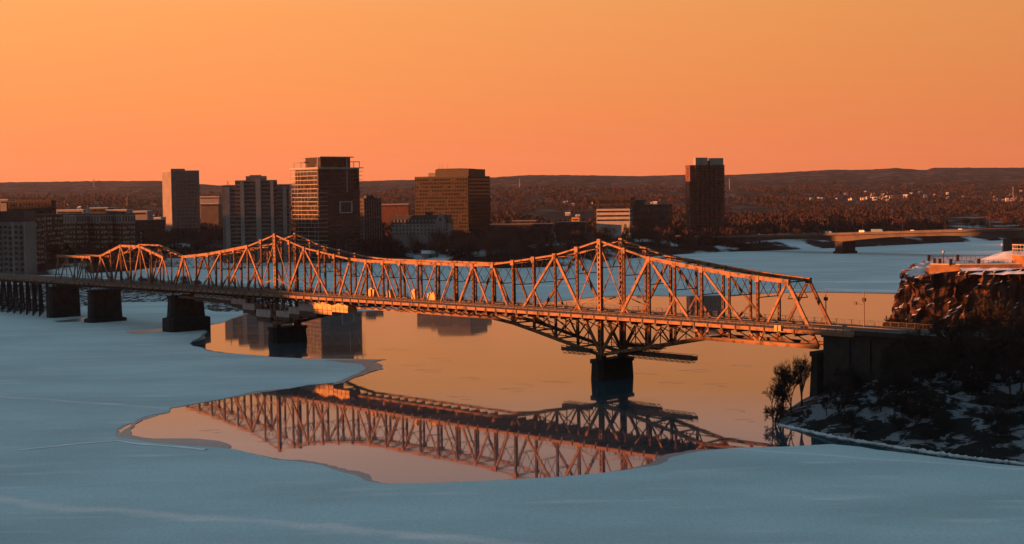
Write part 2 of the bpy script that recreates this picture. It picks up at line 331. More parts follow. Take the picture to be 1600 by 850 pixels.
# low snow ridges on the ice; the far pair stands in for sunlit streaks
def ridge(px, wdt, hh, seed):
    b = MB(); P = [gnd(*p) for p in px]; n = 0; rows = []
    for i in range(len(P)-1):
        k = max(2, int((P[i+1]-P[i]).length/1.2))
        for j in range(k):
            c = P[i]+(P[i+1]-P[i])*j/k; d = (P[i+1]-P[i]).normalized(); nr = Vector((-d.y, d.x, 0))
            ww = wdt*(.6+.8*abs(noise.noise(c*.2+Vector((seed, 0, 0))))); off = nr*noise.noise(c*.12)*wdt
            row = []
            for u in (-1, -.5, 0, .5, 1):
                h = hh*(1-u*u)*(.5+.7*abs(noise.noise(c*.6+Vector((u*2, seed, 0)))))
                row.append(c+off+nr*u*ww+Vector((0, 0, .165+h)))
            rows.append(row)
    for r in rows: b.v += [tuple(p) for p in r]
    for i in range(len(rows)-1):
        for j in range(4): a = i*5+j; b.f.append((a, a+1, a+6, a+5))
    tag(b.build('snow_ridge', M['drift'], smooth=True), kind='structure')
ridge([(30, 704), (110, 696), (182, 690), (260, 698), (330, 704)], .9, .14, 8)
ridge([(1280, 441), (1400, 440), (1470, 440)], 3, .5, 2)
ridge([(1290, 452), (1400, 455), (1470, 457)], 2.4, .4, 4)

# ------------------------------------------------------------------ terrain beyond the river, out to the hills
shore_px = [(-700, 437), (-200, 434), (100, 430), (200, 424), (300, 411), (440, 408), (560, 408), (650, 408), (780, 420), (850, 418), (900, 415), (960, 406), (1000, 403), (1060, 398), (1130, 394),
            (1200, 392), (1330, 387), (1450, 381), (1560, 376), (1700, 373), (2300, 372)]
skyline = [(-700, 30), (0, 31), (150, 31), (250, 30), (345, 21), (450, 22), (550, 25), (640, 26), (765, 28), (830, 31), (900, 30), (1000, 27), (1060, 28), (1150, 27), (1200, 29), (1300, 33), (1340, 32), (1400, 34), (1450, 30), (1456, 34), (1600, 32), (2300, 30)]
def fnoise(x, y, s, o=4): return noise.fractal(Vector((x*s, y*s, 3.3)), 1.0, 2.0, o)
def terrain_z(px, r, r0):
    sk = interp(skyline, px)
    zs = H + sk/F*7600
    prof = [(0, .2), (12, 2.2), (50, 5), (110, 9.5), (300, 11), (900, 12), (1500, 22), (2300, 40), (3400, 66), (4600, 88), (5600, 112)]
    d = r-r0
    z = interp(prof, d)
    x, y = px*2, r
    if d > 900:
        k = sstep(900, 2500, d)
        z += k*(fnoise(px*r*.00025, r*.5, .006, 4)*11 + fnoise(px*r*.0004, r, .02, 3)*3)
    if r > 5200:
        z = z+(zs-z)*sstep(5400, 7600, r)
        z += 3.5*fnoise(px*3, r, .05, 3)*sstep(6200, 7500, r)
    if r > 7700: z -= (r-7700)*.06
    return z
cols = list(range(-700, 2301, 6)); RR = [0, 3, 7, 12, 22, 35, 50, 75, 110, 160, 230, 320, 430, 560, 700]
while RR[-1] < 8600: RR.append(RR[-1]*1.028+8)
T = MB()
for px in cols:
    py = interp(shore_px, px); g0 = gnd(px, py); r0 = g0.y; k = g0.x/g0.y
    for d in RR:
        r = r0+d
        if d > 0 and r > 7900 and False: break
        jit = 0 if d > 30 else 3*noise.noise(Vector((px*.05, d*.1, 0)))
        T.v.append((k*(r+jit), r+jit, terrain_z(px, r, r0)-(1.2 if d == 0 else 0)))
nr = len(RR)
for i in range(len(cols)-1):
    for j in range(nr-1):
        a = i*nr+j; T.f.append((a, a+nr, a+nr+1, a+1))
def land_mat():
    m = bpy.data.materials.new('winter_woods'); m.use_nodes = True; t = m.node_tree; b = t.nodes['Principled BSDF']
    b.inputs['Roughness'].default_value = .95; b.inputs['Specular IOR Level'].default_value = .05
    g = N(t, 'ShaderNodeNewGeometry')
    def nz(scale, det=6, st=(1, 1, 1)):
        mp = N(t, 'ShaderNodeMapping'); mp.inputs['Scale'].default_value = st
        n = N(t, 'ShaderNodeTexNoise'); n.inputs['Scale'].default_value = scale; n.inputs['Detail'].default_value = det
        t.links.new(g.outputs['Position'], mp.inputs[0]); t.links.new(mp.outputs[0], n.inputs['Vector']); return n
    a = nz(.0035, 8, (1, .6, 1)); r = N(t, 'ShaderNodeValToRGB')
    els = r.color_ramp.elements; els[0].position = .3; els[0].color = (.011, .009, .009, 1); els[1].position = .72; els[1].color = (.05, .021, .017, 1)
    e = els.new(.5); e.color = (.028, .014, .012, 1)
    t.links.new(a.outputs['Fac'], r.inputs[0])
    c = nz(.03, 6); rc = N(t, 'ShaderNodeValToRGB'); rc.color_ramp.elements[0].position = .3; rc.color_ramp.elements[0].color = (.45, .45, .45, 1); rc.color_ramp.elements[1].position = .65; rc.color_ramp.elements[1].color = (1, 1, 1, 1)
    t.links.new(c.outputs['Fac'], rc.inputs[0])
    mm = N(t, 'ShaderNodeMix', data_type='RGBA', blend_type='MULTIPLY'); mm.inputs[0].default_value = 1; t.links.new(r.outputs[0], mm.inputs[6]); t.links.new(rc.outputs[0], mm.inputs[7])
    # snowy clearings, mostly near the water
    s = nz(.02, 4, (1, .5, 1)); rs = N(t, 'ShaderNodeValToRGB'); rs.color_ramp.elements[0].position = .53; rs.color_ramp.elements[1].position = .60
    t.links.new(s.outputs['Fac'], rs.inputs[0])
    sp_ = N(t, 'ShaderNodeSeparateXYZ'); t.links.new(g.outputs['Position'], sp_.inputs[0])
    mr = N(t, 'ShaderNodeMapRange'); mr.inputs[1].default_value = 4; mr.inputs[2].default_value = 14; mr.inputs[3].default_value = .85; mr.inputs[4].default_value = .06
    t.links.new(sp_.outputs['Z'], mr.inputs[0])
    mu = N(t, 'ShaderNodeMath', operation='MULTIPLY'); t.links.new(rs.outputs[0], mu.inputs[0]); t.links.new(mr.outputs[0], mu.inputs[1])
    mi = N(t, 'ShaderNodeMix', data_type='RGBA'); t.links.new(mu.outputs[0], mi.inputs[0]); t.links.new(mm.outputs[2], mi.inputs[6]); mi.inputs[7].default_value = (.7, .72, .76, 1)
    t.links.new(mi.outputs[2], b.inputs['Base Color'])
    bp = N(t, 'ShaderNodeBump'); bp.inputs['Distance'].default_value = 7; t.links.new(c.outputs['Fac'], bp.inputs['Height']); t.links.new(bp.outputs[0], b.inputs['Normal'])
    return m
M['land'] = land_mat()
tag(T.build('hills', M['land'], smooth=True), kind='structure')
def land_z(x, y):
    px = 800+F*x/y; 
    g0 = gnd(px, interp(shore_px, px)); return terrain_z(px, y, g0.y)

# low spit on the left, in front of the frozen bay
def snowmix(name, dark, thr, scale, st=(1, 1, 1), bump=.3, snowc=(.72, .74, .78)):
    m = mat(name, dark, snowc, scale, .9, 7, bump, .1, 0, st, thr, thr+.04, bscale=scale*3); return m
M['spit'] = snowmix('scrub_and_snow', (.016, .013, .012), .5, .35, (1, .5, 1), .3, (.42, .44, .48))
def rougher(m, r=.68, dist=.6):
    for n in m.node_tree.nodes:
        if n.type == 'TEX_NOISE': n.inputs['Roughness'].default_value = r; n.inputs['Distortion'].default_value = dist
M['bank'] = snowmix('bank_rock_and_snow', (.014, .012, .011), .50, .13, (1, 1, 2.5), .5, (.17, .17, .195))
rougher(M['bank']); rougher(M['spit'])
front = [(-260, 512), (-100, 498), (0, 489), (80, 489), (120, 481), (180, 474), (265, 472), (300, 478), (335, 489), (372, 489), (400, 480), (440, 472)]
sp_m = MB(); nV = 9
for i in range(101):
    t = i/100; px = -260+t*700; A = gnd(px, interp(front, px)); Bk = gnd(px, interp([(-260, 446), (100, 443), (300, 446), (440, 455)], px))
    for j in range(nV):
        s = j/(nV-1); p = A+(Bk-A)*s; z = 2.6*math.sin(math.pi*min(1, s*1.0))**.6*(.75+.5*noise.noise(p*.05)) - (.5 if j in (0, nV-1) else 0)
        sp_m.v.append((p.x, p.y, z+.2))
for i in range(100):
    for j in range(nV-1): a = i*nV+j; sp_m.f.append((a, a+nV, a+nV+1, a+1))
tag(sp_m.build('river_spit', M['spit'], smooth=True), kind='structure')

# right bank below the bridge approach
bank_shore = [Vector(p) for p in ((230, 235), (160, 262), (118, 279), (101, 289.5), (92, 297), (80, 312), (71, 325), (63, 341), (61.5, 346), (66, 360), (76, 384), (92, 402), (103, 430), (110, 480), (150, 560), (260, 640))]
def seg_d(p, a, b):
    ab = b-a; t = max(0, min(1, (p-a).dot(ab)/ab.dot(ab))); return (p-(a+ab*t)).length
def inside(p):
    poly = bank_shore+[Vector((600, 640)), Vector((600, 235))]; c = False
    for i in range(len(poly)):
        a, b = poly[i], poly[i-1]
        if (a.y > p.y) != (b.y > p.y) and p.x < (b.x-a.x)*(p.y-a.y)/(b.y-a.y)+a.x: c = not c
    return c
def bank_z(x, y):
    p = Vector((x, y)); d = min(seg_d(p, bank_shore[i], bank_shore[i+1]) for i in range(len(bank_shore)-1))
    if not inside(p): return -min(1.5, d*.3)-.02
    z = interp([(0, .1), (1.5, 1.0), (10, 4.2), (30, 11.5), (48, 17.5), (60, 18.6), (500, 18.9)], d)
    k = sstep(1, 12, d)*(1-sstep(46, 62, d))
    return z+k*(1.1*fnoise(x, y, .09, 4)+.5*fnoise(x, y, .3, 3))
g = MB(); nx, ny = 150, 170
for i in range(nx):
    for j in range(ny):
        x = 55+215*(i/(nx-1))**1.25; y = 236+250*j/(ny-1); g.v.append((x, y, bank_z(x, y)))
for i in range(nx-1):
    for j in range(ny-1): a = i*ny+j; g.f.append((a, a+ny, a+ny+1, a+1))
tag(g.build('river_bank', M['bank'], smooth=True), kind='structure')
# rim of snow-covered shore ice along the foot of the bank
def shore_rim():
    b = MB(); P = []
    for i in range(1, 8):
        a, c = bank_shore[i], bank_shore[i+1]; n = max(2, int((c-a).length/.4))
        for k in range(n): P.append(a+(c-a)*k/n)
    for i, p in enumerate(P):
        q = P[min(i+1, len(P)-1)]; r = P[max(i-1, 0)]; d = (q-r).normalized(); nr_ = Vector((d.y, -d.x))*-1
        w1 = .25+1.7*abs(noise.noise(Vector((p.x*.25, p.y*.25, 1))))+.5*noise.noise(Vector((p.x*1.3, p.y*1.3, 1))); zz = .16+.35*abs(noise.noise(Vector((p.x*.9, p.y*.9, 4))))
        for u, z in ((-w1, -.05), (-w1*.9, zz), (.5, zz+.3*abs(noise.noise(Vector((p.x*2, p.y*2, 7))))), (1.6, zz*.5)):
            b.v.append((p.x-nr_.x*u*-1*-1, p.y-nr_.y*u*-1*-1, z))
    for i in range(len(P)-1):
        for j in range(3): a = i*4+j; b.f.append((a, a+1, a+5, a+4))
    tag(b.build('shore_ice', M['snow']), kind='structure')
shore_rim()

# unseen ridge added off to the left, its crest shaped to cast shade
bl = MB(); prof = [(-300, 54), (150, 54), (295, 53), (312, 49), (327, 39.5), (350, 41), (412, 41), (440, 37.5), (462, 36.5), (472, 34), (488, 34), (501, 41.5), (530, 43), (570, 42.5), (600, 41.5), (620, 43), (650, 47), (700, 54), (900, 62), (1000, 96), (1032, 98), (1052, 80), (1080, 74), (1150, 72), (1200, 71), (1260, 80), (1320, 62), (1400, 58), (1900, 60)]
n = 260
for i in range(n):
    y = -300+2200*i/(n-1); x = -130-.42*(y+50); h = interp(prof, y)+1.3*noise.noise(Vector((y*.03, 0, 5)))+.8*noise.noise(Vector((y*.12, 2, 5)))
    for dx, hh in ((70, -1), (52, .25), (30, .72), (8, 1), (-40, 1), (-120, .6), (-200, -1)):
        bl.v.append((x-20+dx*.5, y, h*hh if hh > 0 else -1))
for i in range(n-1):
    for j in range(6): a = i*7+j; bl.f.append((a, a+1, a+8, a+7))
tag(bl.build('shade_ridge', M['spit'], smooth=True), kind='structure')

# ------------------------------------------------------------------ the truss bridge
BR = empty('truss_bridge', R0, math.pi-TH, 'long orange-lit steel cantilever truss bridge crossing the frozen river on dark stone piers', 'bridge')
WID = 9.3
S_, E_ = 9.41, 169.4
top_half = [(0, 40.9), (9.41, 38.5), (18.8, 36.3), (28.2, 35.1), (37.6, 33.9), (47.05, 32.8)]
arm = [(0, 40.9), (9.6, 38.5), (19.2, 36.2), (28.8, 35.0), (38.5, 33.8), (48.1, 32.7), (57.7, 31.9), (67.3, 31.2)]
def low_z(d): return interp([(0, 7.2), (38.5, 14.6), (200, 14.6)], d)
def arm_members(a0, sg, out):
    A = lambda d: a0+sg*d
    P = lambda d, z: (A(d), 0, z)
    for (d0, z0), (d1, z1) in zip(arm, arm[1:]):
        out.append(('chord', P(d0, z0), P(d1, z1), 1.1 if d1 > 19.3 else .55, 0))
    for d0, d1 in ((0, 9.6), (9.6, 19.2), (19.2, 28.8), (28.8, 38.5), (38.5, 48.1), (48.1, 57.7), (57.7, 67.3), (67.3, 77)):
        out.append(('low', P(d0, low_z(d0)), P(d1, low_z(d1)), .95, 0))
    for d in (9.6, 28.8, 48.1): out.append(('post', P(d, interp(arm, d)), P(d, low_z(d)), .5, 1))
    for d in (19.2, 38.5, 57.7): out.append(('post', P(d, interp(arm, d)), P(d, low_z(d)), .6, 1))
    D = lambda d0, z0, d1, z1, w, l=0: out.append(('diagonal', P(d0, z0), P(d1, z1), w, l))
    D(19.2, 36.2, 0, 7.4, .85, 0); D(19.2, 36.2, 38.5, 14.6, .75, 0); D(28.8, 25.3, 19.2, 10.9, .5); D(9.6, 21.8, 0, 39.5, .3); D(9.6, 21.8, 19.2, 10.9, .4)
    D(38.5, 33.8, 57.7, 14.6, .6); D(48.1, 24.2, 38.5, 14.8, .5); D(67.3, 31.2, 57.7, 14.6, .7); D(67.3, 31.2, 77, 14.6, .95)
    D(9.6, 21.8, 0, 24.5, .3)
def mid_members(out):
    h = [(47.05, 32.8)]+[(47.05+S_*i, 32.35) for i in range(1, 8)]+[(122.35, 32.8)]
    def lz(a): return 15.7
    P = lambda a, z: (a, 0, z)
    for (d0, z0), (d1, z1) in zip(h, h[1:]): out.append(('chord', P(d0, z0), P(d1, z1), 1.0, 0)); out.append(('low', P(d0, lz(d0)), P(d1, lz(d1)), .7, 0))
    for sg, a0 in ((1, 0), (-1, E_)):
        A = lambda d: a0+sg*d
        for (d0, z0), (d1, z1) in zip(top_half, top_half[1:]): out.append(('chord', P(A(d0), z0), P(A(d1), z1), .5 if d1 < 19 else .55, 0))
        lows = [(0, 7.2), (9.41, 9.05), (18.8, 10.9), (28.2, 12.8), (37.6, 14.6), (47.05, 15.7)]
        for (d0, z0), (d1, z1) in zip(lows, lows[1:]): out.append(('low', P(A(d0), z0), P(A(d1), z1), .95, 0))
        for (d, zt), (_, zl) in list(zip(top_half, lows))[1:]: out.append(('post', P(A(d), zt), P(A(d), zl), .55, 1))
        D = lambda d0, z0, d1, z1, w, l=0: out.append(('diagonal', P(A(d0), z0), P(A(d1), z1), w, l))
        D(18.8, 36.3, 0, 7.4, .85); D(18.8, 36.3, 37.6, 14.6, .75); D(28.2, 25.5, 18.8, 10.9, .5); D(9.41, 21.7, 0, 39.5, .3); D(9.41, 21.7, 18.8, 10.9, .4); D(9.41, 21.7, 0, 24.5, .3)
        D(47.05, 32.8, 37.6, 14.6, .75); D(56.46, 32.35, 47.05, 15.7, .6); D(56.46, 32.35, 65.87, 15.7, .7)
        D(65.87, 32.35, 75.28, 15.7, .45); D(75.28, 32.35, 84.7, 15.7, .4)
        for d in (56.46, 65.87, 75.28): out.append(('post', P(A(d), 32.35), P(A(d), 15.7), .55, 1))
    out.append(('post', P(84.7, 32.35), P(84.7, 15.7), .55, 1))
def span_members(out):
    P = lambda a, z: (a, 0, z)
    tp = [(253.3, 30.6), (262.9, 32.8), (272.5, 34.9), (281, 34.9), (289.5, 34.9), (298.8, 32.5), (308, 30.1)]
    lo = [246.9, 255, 263.4, 272, 280.5, 289, 297.8, 306, 314.5]
    for p, q in zip(tp, tp[1:]): out.append(('chord', P(*p), P(*q), 1.0, 0))
    for p, q in zip(lo, lo[1:]): out.append(('low', P(p, 16.2), P(q, 16.2), .7, 0))
    for a, z, b in ((253.3, 30.6, 246.9), (253.3, 30.6, 263.4), (272.5, 34.9, 263.4), (272.5, 34.9, 280.5), (289.5, 34.9, 280.5), (289.5, 34.9, 297.8), (308, 30.1, 297.8), (308, 30.1, 314.5)):
        out.append(('diagonal', P(a, z), P(b, 16.2), .6, 0))
    for a, z in ((253.3, 30.6), (262.9, 32.8), (272.5, 34.9), (281, 34.9), (289.5, 34.9), (298.8, 32.5), (308, 30.1)): out.append(('post', P(a, z), P(a, 16.2), .42, 1))
    out.append(('post', P(262.9, 32.8), P(262.9, 16.2), .3, 0))
def pony_members(out):
    P = lambda a, z: (a, 0, z)
    out.append(('chord', P(318, 29.3), P(350, 29.2), 1.0, 0))
    out.append(('low', P(314, 16), P(355, 16), .7, 0))
    for a, b in ((318, 314.5), (350, 355), (326, 318), (326, 334), (342, 334), (342, 350)): out.append(('diagonal', P(a, 29.1), P(b, 16), .55, 0))
    for a in (318, 326, 334, 342, 350): out.append(('post', P(a, 29.1), P(a, 16), .4, 0))
NAMES = {'chord': 'top_chord', 'low': 'lower_chord', 'post': 'vertical_post', 'diagonal': 'diagonal_brace'}
def make_truss(fn_list, label):
    mem = []
    for fn in fn_list: fn(mem)
    t = empty('truss', (0, 0, 0)); t.parent = BR
    ch, lw = MB(), MB(); idx = 0
    for kind, p, q, w_, lc in mem:
        idx += 1; e = .012*(idx % 5)
        if kind == 'chord': ch.bar(p, q, w_, w_*.8+e)
        elif kind == 'low': lw.bar(p, q, w_, w_*.75+e)
        else:
            b = MB()
            if lc: b.laced(p, q, w_*1.25, w_*1.05+e, 1.4)
            else: b.bar(p, q, w_, w_*.6+e)
            b.build(NAMES[kind], M['steel_shade' if lc and w_ < 1 else 'steel'], t)
    ch.build('top_chord', M['steel'], t); lw.build('lower_chord', M['steel'], t)
    seen = set()
    for kind, p, q, w_, lc in mem:
        if kind == 'chord':
            for c in (p, q):
                key = (round(c[0], 1), round(c[2], 1))
                if key in seen: continue
                seen.add(key); gp = MB(); gp.box(c[0]-.7, c[0]+.7, -.57, .57, c[2]-1.1, c[2]+.55); gp.build('gusset_plate', M['steel'], t)
    return t
def main_posts(out):
    for a in (0, E_): out.append(('post', (a, 0, 40.9), (a, 0, 7.2), 1.1, 1))
tA = make_truss([lambda o: arm_members(0, -1, o), mid_members, lambda o: arm_members(E_, 1, o), main_posts], '')
tB = make_truss([span_members], ''); tC = make_truss([pony_members], '')
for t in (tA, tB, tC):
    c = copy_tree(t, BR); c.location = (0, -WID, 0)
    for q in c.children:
        if q.name.startswith(('vertical_post', 'diagonal_brace', 'lower_chord')): q.data = q.data.copy(); q.data.materials[0] = M['steel_shade']
# sway frames and overhead bracing between the two trusses
def sway(a, zt, zb, n=2):
    b = MB(); y0, y1 = -.4, -WID+.4
    b.bar((a, y0, zt), (a, y1, zt), .35, .3, (1, 0, 0)); b.bar((a, y0, zb), (a, y1, zb), .25, .2, (1, 0, 0))
    for k in range(n):
        ya, yb = y0+(y1-y0)*k/n, y0+(y1-y0)*(k+1)/n
        b.bar((a, ya, zt), (a, yb, zb), .16, .12, (1, 0, 0)); b.bar((a+.1, yb, zt), (a+.1, ya, zb), .16, .12, (1, 0, 0))
    b.build('sway_frame', M['steel_dark'], BR)
nodes = []
for d, z in arm[1:]: nodes += [(-d, z), (E_+d, z)]
for d, z in top_half[1:]: nodes += [(d, z), (E_-d, z)]
for i in range(1, 8): nodes.append((47.05+S_*i, 32.35))
nodes += [(0, 40.9), (E_, 40.9)]
spn = [(253.3, 30.6), (262.9, 32.8), (272.5, 34.9), (281, 34.9), (289.5, 34.9), (298.8, 32.5), (308, 30.1)]
for a, z in nodes+spn: sway(a, z-.2, max(26.6, z-7.5) if abs(a) > 1 and abs(a-E_) > 1 else 33)
nodes.sort()
for seq in (nodes, spn):
    lat = MB()
    for (a, z), (b_, z2) in zip(seq, seq[1:]):
        lat.bar((a, -.3, z), (b_, -WID+.3, z2), .2, .16, (0, 0, 1)); lat.bar((a, -WID+.3, z-.18), (b_, -.3, z2-.18), .2, .16, (0, 0, 1))
    lat.build('overhead_bracing', M['steel_dark'], BR)
# lower bracing under the cantilever arms
for a0 in (0, E_):
    lb = MB(); ds = [-38.5, -28.8, -19.2, -9.6, 0, 9.6, 19.2, 28.8, 38.5]
    for d0, d1 in zip(ds, ds[1:]):
        z0, z1 = low_z(abs(d0)), low_z(abs(d1))
        lb.bar((a0+d0, 0, z0), (a0+d1, -WID, z1), .3, .25, (0, 0, 1)); lb.bar((a0+d0, -WID, z0-.28), (a0+d1, 0, z1-.28), .3, .25, (0, 0, 1))
    for d in ds:
        z = low_z(abs(d)); lb.bar((a0+d, 0, z), (a0+d, -WID, z), .45, .4, (1, 0, 0))
        if 17.5-z > 3:
            lb.bar((a0+d, 0, z), (a0+d, -WID, 17.6), .28, .2, (1, 0, 0)); lb.bar((a0+d+.25, -WID, z), (a0+d+.25, 0, 17.6), .28, .2, (1, 0, 0))
            lb.bar((a0+d, -WID/2, z), (a0+d, -WID/2, 17.6), .22, .2, (1, 0, 0))
    lb.build('lower_bracing', M['steel_dark'], BR)
# floor system: z falls a little towards the far bank
def dz(a): return interp([(-160, 19.9), (60, 19.9), (240, 19.1), (440, 18.0)], a)
A0, A1, YN, YF = -150, 455, 6.2, -WID-5.6
stepsA = [A0+(A1-A0)*i/60 for i in range(61)]
def strip(name, m, y0, y1, zt, zb, a0=A0, a1=A1):
    b = MB(); n = 60
    for i in range(n+1):
        a = a0+(a1-a0)*i/n; z = dz(a)
        b.v += [(a, y0, z+zt), (a, y1, z+zt), (a, y1, z+zb), (a, y0, z+zb)]
    for i in range(n):
        k = i*4
        for j in range(4): b.f.append((k+j, k+(j+1) % 4, k+4+(j+1) % 4, k+4+j))
    b.f += [(0, 1, 2, 3), (n*4+3, n*4+2, n*4+1, n*4)]
    return b.build(name, m, BR)
strip('roadway', M['road'], -WID+.75, -.75, -.45, -.75)
strip('side_roadway', M['walk'], .6, YN, -.45, -.7); strip('side_roadway', M['walk'], YF, -WID-.6, -.45, -.7)
strip('fascia_girder', M['steel'], YN-.05, YN+.2, -.42, -1.35, -92, A1); strip('fascia_girder', M['steel'], YF-.2, YF+.05, -.42, -1.35)
for y in (-1.6, -3.6, -5.7, -7.7, 3.2): strip('stringer', M['steel_dark'], y-.15, y+.15, -.78, -1.4, -77, A1)
strip('kerb', M['concrete'], .62, .95, -.2, -.44)
strip('kerb', M['concrete'], -WID+.8, -WID+1.1, -.2, -.44)
nb = 0
a = -74.0
while a < 440:
    b = MB(); z = dz(a)
    b.box(a-.2, a+.2, YF+.1, YN-.1, z-2.25, z-1.42)
    b.box(a-.17, a+.17, YN+.21, YN+.42, z-1.75, z-.30)         # stiffener standing proud of the fascia
    b.bar((a, 0, z-4.2), (a, YN-.3, z-1.6), .22, .2, (1, 0, 0))
    b.build('floor_beam', M['steel_dark'], BR); a += 4.705; nb += 1
def railing(y, a0, a1, h=1.15, step=2.35, mt='steel_dark'):
    b = MB()
    n = int((a1-a0)/step)
    for i in range(n+1):
        a = a0+(a1-a0)*i/n; z = dz(a)-.45
        b.box(a-.05, a+.05, y-.05, y+.05, z, z+h)
    for i in range(60):
        p, q = a0+(a1-a0)*i/60, a0+(a1-a0)*(i+1)/60
        for hh, t in ((h, .09), (h*.72, .035), (h*.45, .035), (h*.2, .035)): b.bar((p, y, dz(p)-.45+hh), (q, y, dz(q)-.45+hh), t, t*.9)
    return b.build('railing', M[mt], BR)
railing(YN-.12, A0, A1, 1.25); railing(YF+.12, A0, A1, 1.25); railing(1.1, -76, 314, .85, 3.1, 'steel_dark'); railing(-WID-1.0, -76, 314, .85, 3.1)
# piers
def pier(a, zt, la, y0, y1, batter=.6, base=None, m='stone'):
    b = MB(); cy = (y0+y1)/2
    def ring(k, z): 
        hl = la/2+k; return [(a-hl, y0-k, z), (a+hl, y0-k, z), (a+hl, y1+k, z), (a+hl*.55, y1+k+1.0, z), (a-hl*.55, y1+k+1.0, z), (a-hl, y1+k, z)]
    rings = [ring(batter, -1.5), ring(0, zt-1.2), ring(.35, zt-1.15), ring(.35, zt)]
    if base: rings = [ring(batter+1.2, -1.5), ring(batter+1.2, base), ring(batter*.6, base+.5)]+rings[1:]
    for r in rings: b.v += r
    for i in range(len(rings)-1):
        for j in range(6): b.f.append((i*6+j, i*6+(j+1) % 6, i*6+6+(j+1) % 6, i*6+6+j))
    b.f += [(5, 4, 3, 2, 1, 0), tuple((len(rings)-1)*6+j for j in range(6))]
    return b.build('pier', M[m], BR)
pier(0, 6.0, 4.6, -11.2, 1.6, .25); pier(E_, 6.0, 5.2, -11.4, 1.8, .4)
pier(244, 15, 5.0, -11.5, 1.8, .9, 5.5); pier(315, 14.6, 5.2, -11.5, 1.8, .5, 1.5); pier(356, 14.6, 5.4, -11.5, 1.8, .4)
pier(-77.5, 13.6, 3.2, -11.5, 1.5, .5)
for a in (0, E_):
    for y in (0, -WID): b = MB(); b.box(a-1.3, a+1.3, y-.9, y+.9, 6.0, 7.3); b.build('bearing', M['steel_dark'], BR)
# timber trestle under the far-left approach
for a in range(366, 450, 7):
    b = MB()
    for y in (2.5, -1, -4.6, -8.2, -11.5): b.bar((a, y*1.1, 0), (a, y, 15.8), .42)
    b.bar((a, 2.6, 2), (a, -11.5, 14), .25, .2, (1, 0, 0)); b.bar((a+.3, 2.6, 14), (a+.3, -11.5, 2), .25, .2, (1, 0, 0)); b.box(a-.3, a+.3, -12.5, 3.3, 15.6, 16.2)
    b.build('trestle_bent', M['stone'], BR)
# east approach: stone abutment and retaining wall carrying the roadway
b = MB(); b.box(-152, -82.5, YF+.4, YN-.5, 4, 18.0); b.box(-153, -82, YF+.1, YN-.2, 18.0, 18.85)
for a in range(-150, -84, 6): b.box(a-.45, a+.45, YN-.5, YN-.05, 4, 18.0)
b.build('abutment', M['stone'], BR)
strip('parapet', M['stone'], YN-.02, YN+.3, .35, -.9, -152, -92.2)

# bridge-side site works
def shroud(x0, x1, yt, yb, off, dep_, m1, m2, lab, k):
    xm = (x0+x1)/2; (a0, zt0), (a1, zb) = br(x0, yt, off), br(x1, yb, off); zt = br(xm, yt, off)[1]; zb = br(xm, yb, off)[1]
    a = (a0+a1)/2; L = abs(a1-a0)/2
    e = empty('scaffold_shroud', loc2w(a, -off, zb), math.pi-TH, lab, 'scaffold enclosure', 'wrapped scaffold enclosures along the lower chord')
    hh = zt-zb; t = MB(); t.box(-L+.05, L-.05, -dep_, 0, hh*.38, hh)
    for i in range(4): t.box(-L+.05+i*L*2/4, -L+.2+i*L*2/4, .002, .1, hh*.36, hh+.05)
    t.box(-L, L, -dep_, .08, hh*.66, hh*.70)
    t.build('tarp', M[m1], e)
    s = MB(); s.box(-L+.15, L-.15, -dep_+.1, -.05, 0, hh*.375); s.build('skirt_panel', M[m2], e)
    s = MB()
    for i in range(3):
        x = -L+.3+i*(L*2-.6)/2; s.bar((x, -.1, -.35), (x, -.1, 0), .1)
        s.bar((x, -dep_/2, hh), (x, -dep_/2, hh+1.2), .1)
    s.bar((-L, -.1, -.35), (L, -.1, -.35), .14); s.build('hanger_frame', M['steel_dark'], e)
sh = [(303, 339, 455, 471, 'highest of the grey wrapped scaffold boxes, beside the tall pier below the deck'),
      (338, 362, 459, 474, 'grey wrapped scaffold box second down from the tall pier'),
      (361, 384, 466, 481, 'grey wrapped scaffold box third down from the tall pier'),
      (379, 398, 474, 490, 'grey wrapped scaffold box fourth down from the tall pier'),
      (400, 423, 484, 502, 'lowest grey wrapped scaffold box on the left side of the middle pier'),
      (431, 452, 486, 501, 'lowest grey wrapped scaffold box on the right side of the middle pier'),
      (451, 468, 480, 497, 'grey scaffold box one step up to the right of the middle pier'),
      (466, 495, 472, 495, 'larger grey scaffold box touching the orange-lit enclosures')]
for k, (x0, x1, yt, yb, lab) in enumerate(sh): shroud(x0, x1, yt, yb, -1.2, 3.2, 'tarp', 'tarp_brown', lab, k)
def tent(x0, x1, yt, yb, lab):
    a0, zt = br(x0, yt, -2.6); a1, zb = br(x1, yb, -2.6); zb = br((x0+x1)/2, yb, -2.6)[1]; zt = br((x0+x1)/2, yt, -2.6)[1]; L = abs(a0-a1)/2
    e = empty('scaffold_tent', loc2w((a0+a1)/2, 2.6, zb), math.pi-TH, lab, 'scaffold enclosure', 'sunlit peaked scaffold enclosures')
    h = zt-zb; b = MB(); b.v = [(-L, 0, 0), (L, 0, 0), (L, 0, h*.62), (0, 0, h), (-L, 0, h*.7), (-L, -4, 0), (L, -4, 0), (L, -4, h*.62), (0, -4, h), (-L, -4, h*.7)]
    b.f = [(0, 1, 2, 3, 4), (9, 8, 7, 6, 5), (0, 5, 6, 1), (1, 6, 7, 2), (2, 7, 8, 3), (3, 8, 9, 4), (4, 9, 5, 0)]
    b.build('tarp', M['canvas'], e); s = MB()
    for i in range(5): x = -L+.1+i*(2*L-.2)/4; s.box(x-.07, x+.07, .003, .1, .05, h*.6)
    s.box(-L, L, .003, .12, h*.3, h*.35); s.build('frame', M['steel_dark'], e)
tent(489, 519, 470, 491, 'orange sunlit peaked enclosure nearer the middle pier under the deck')
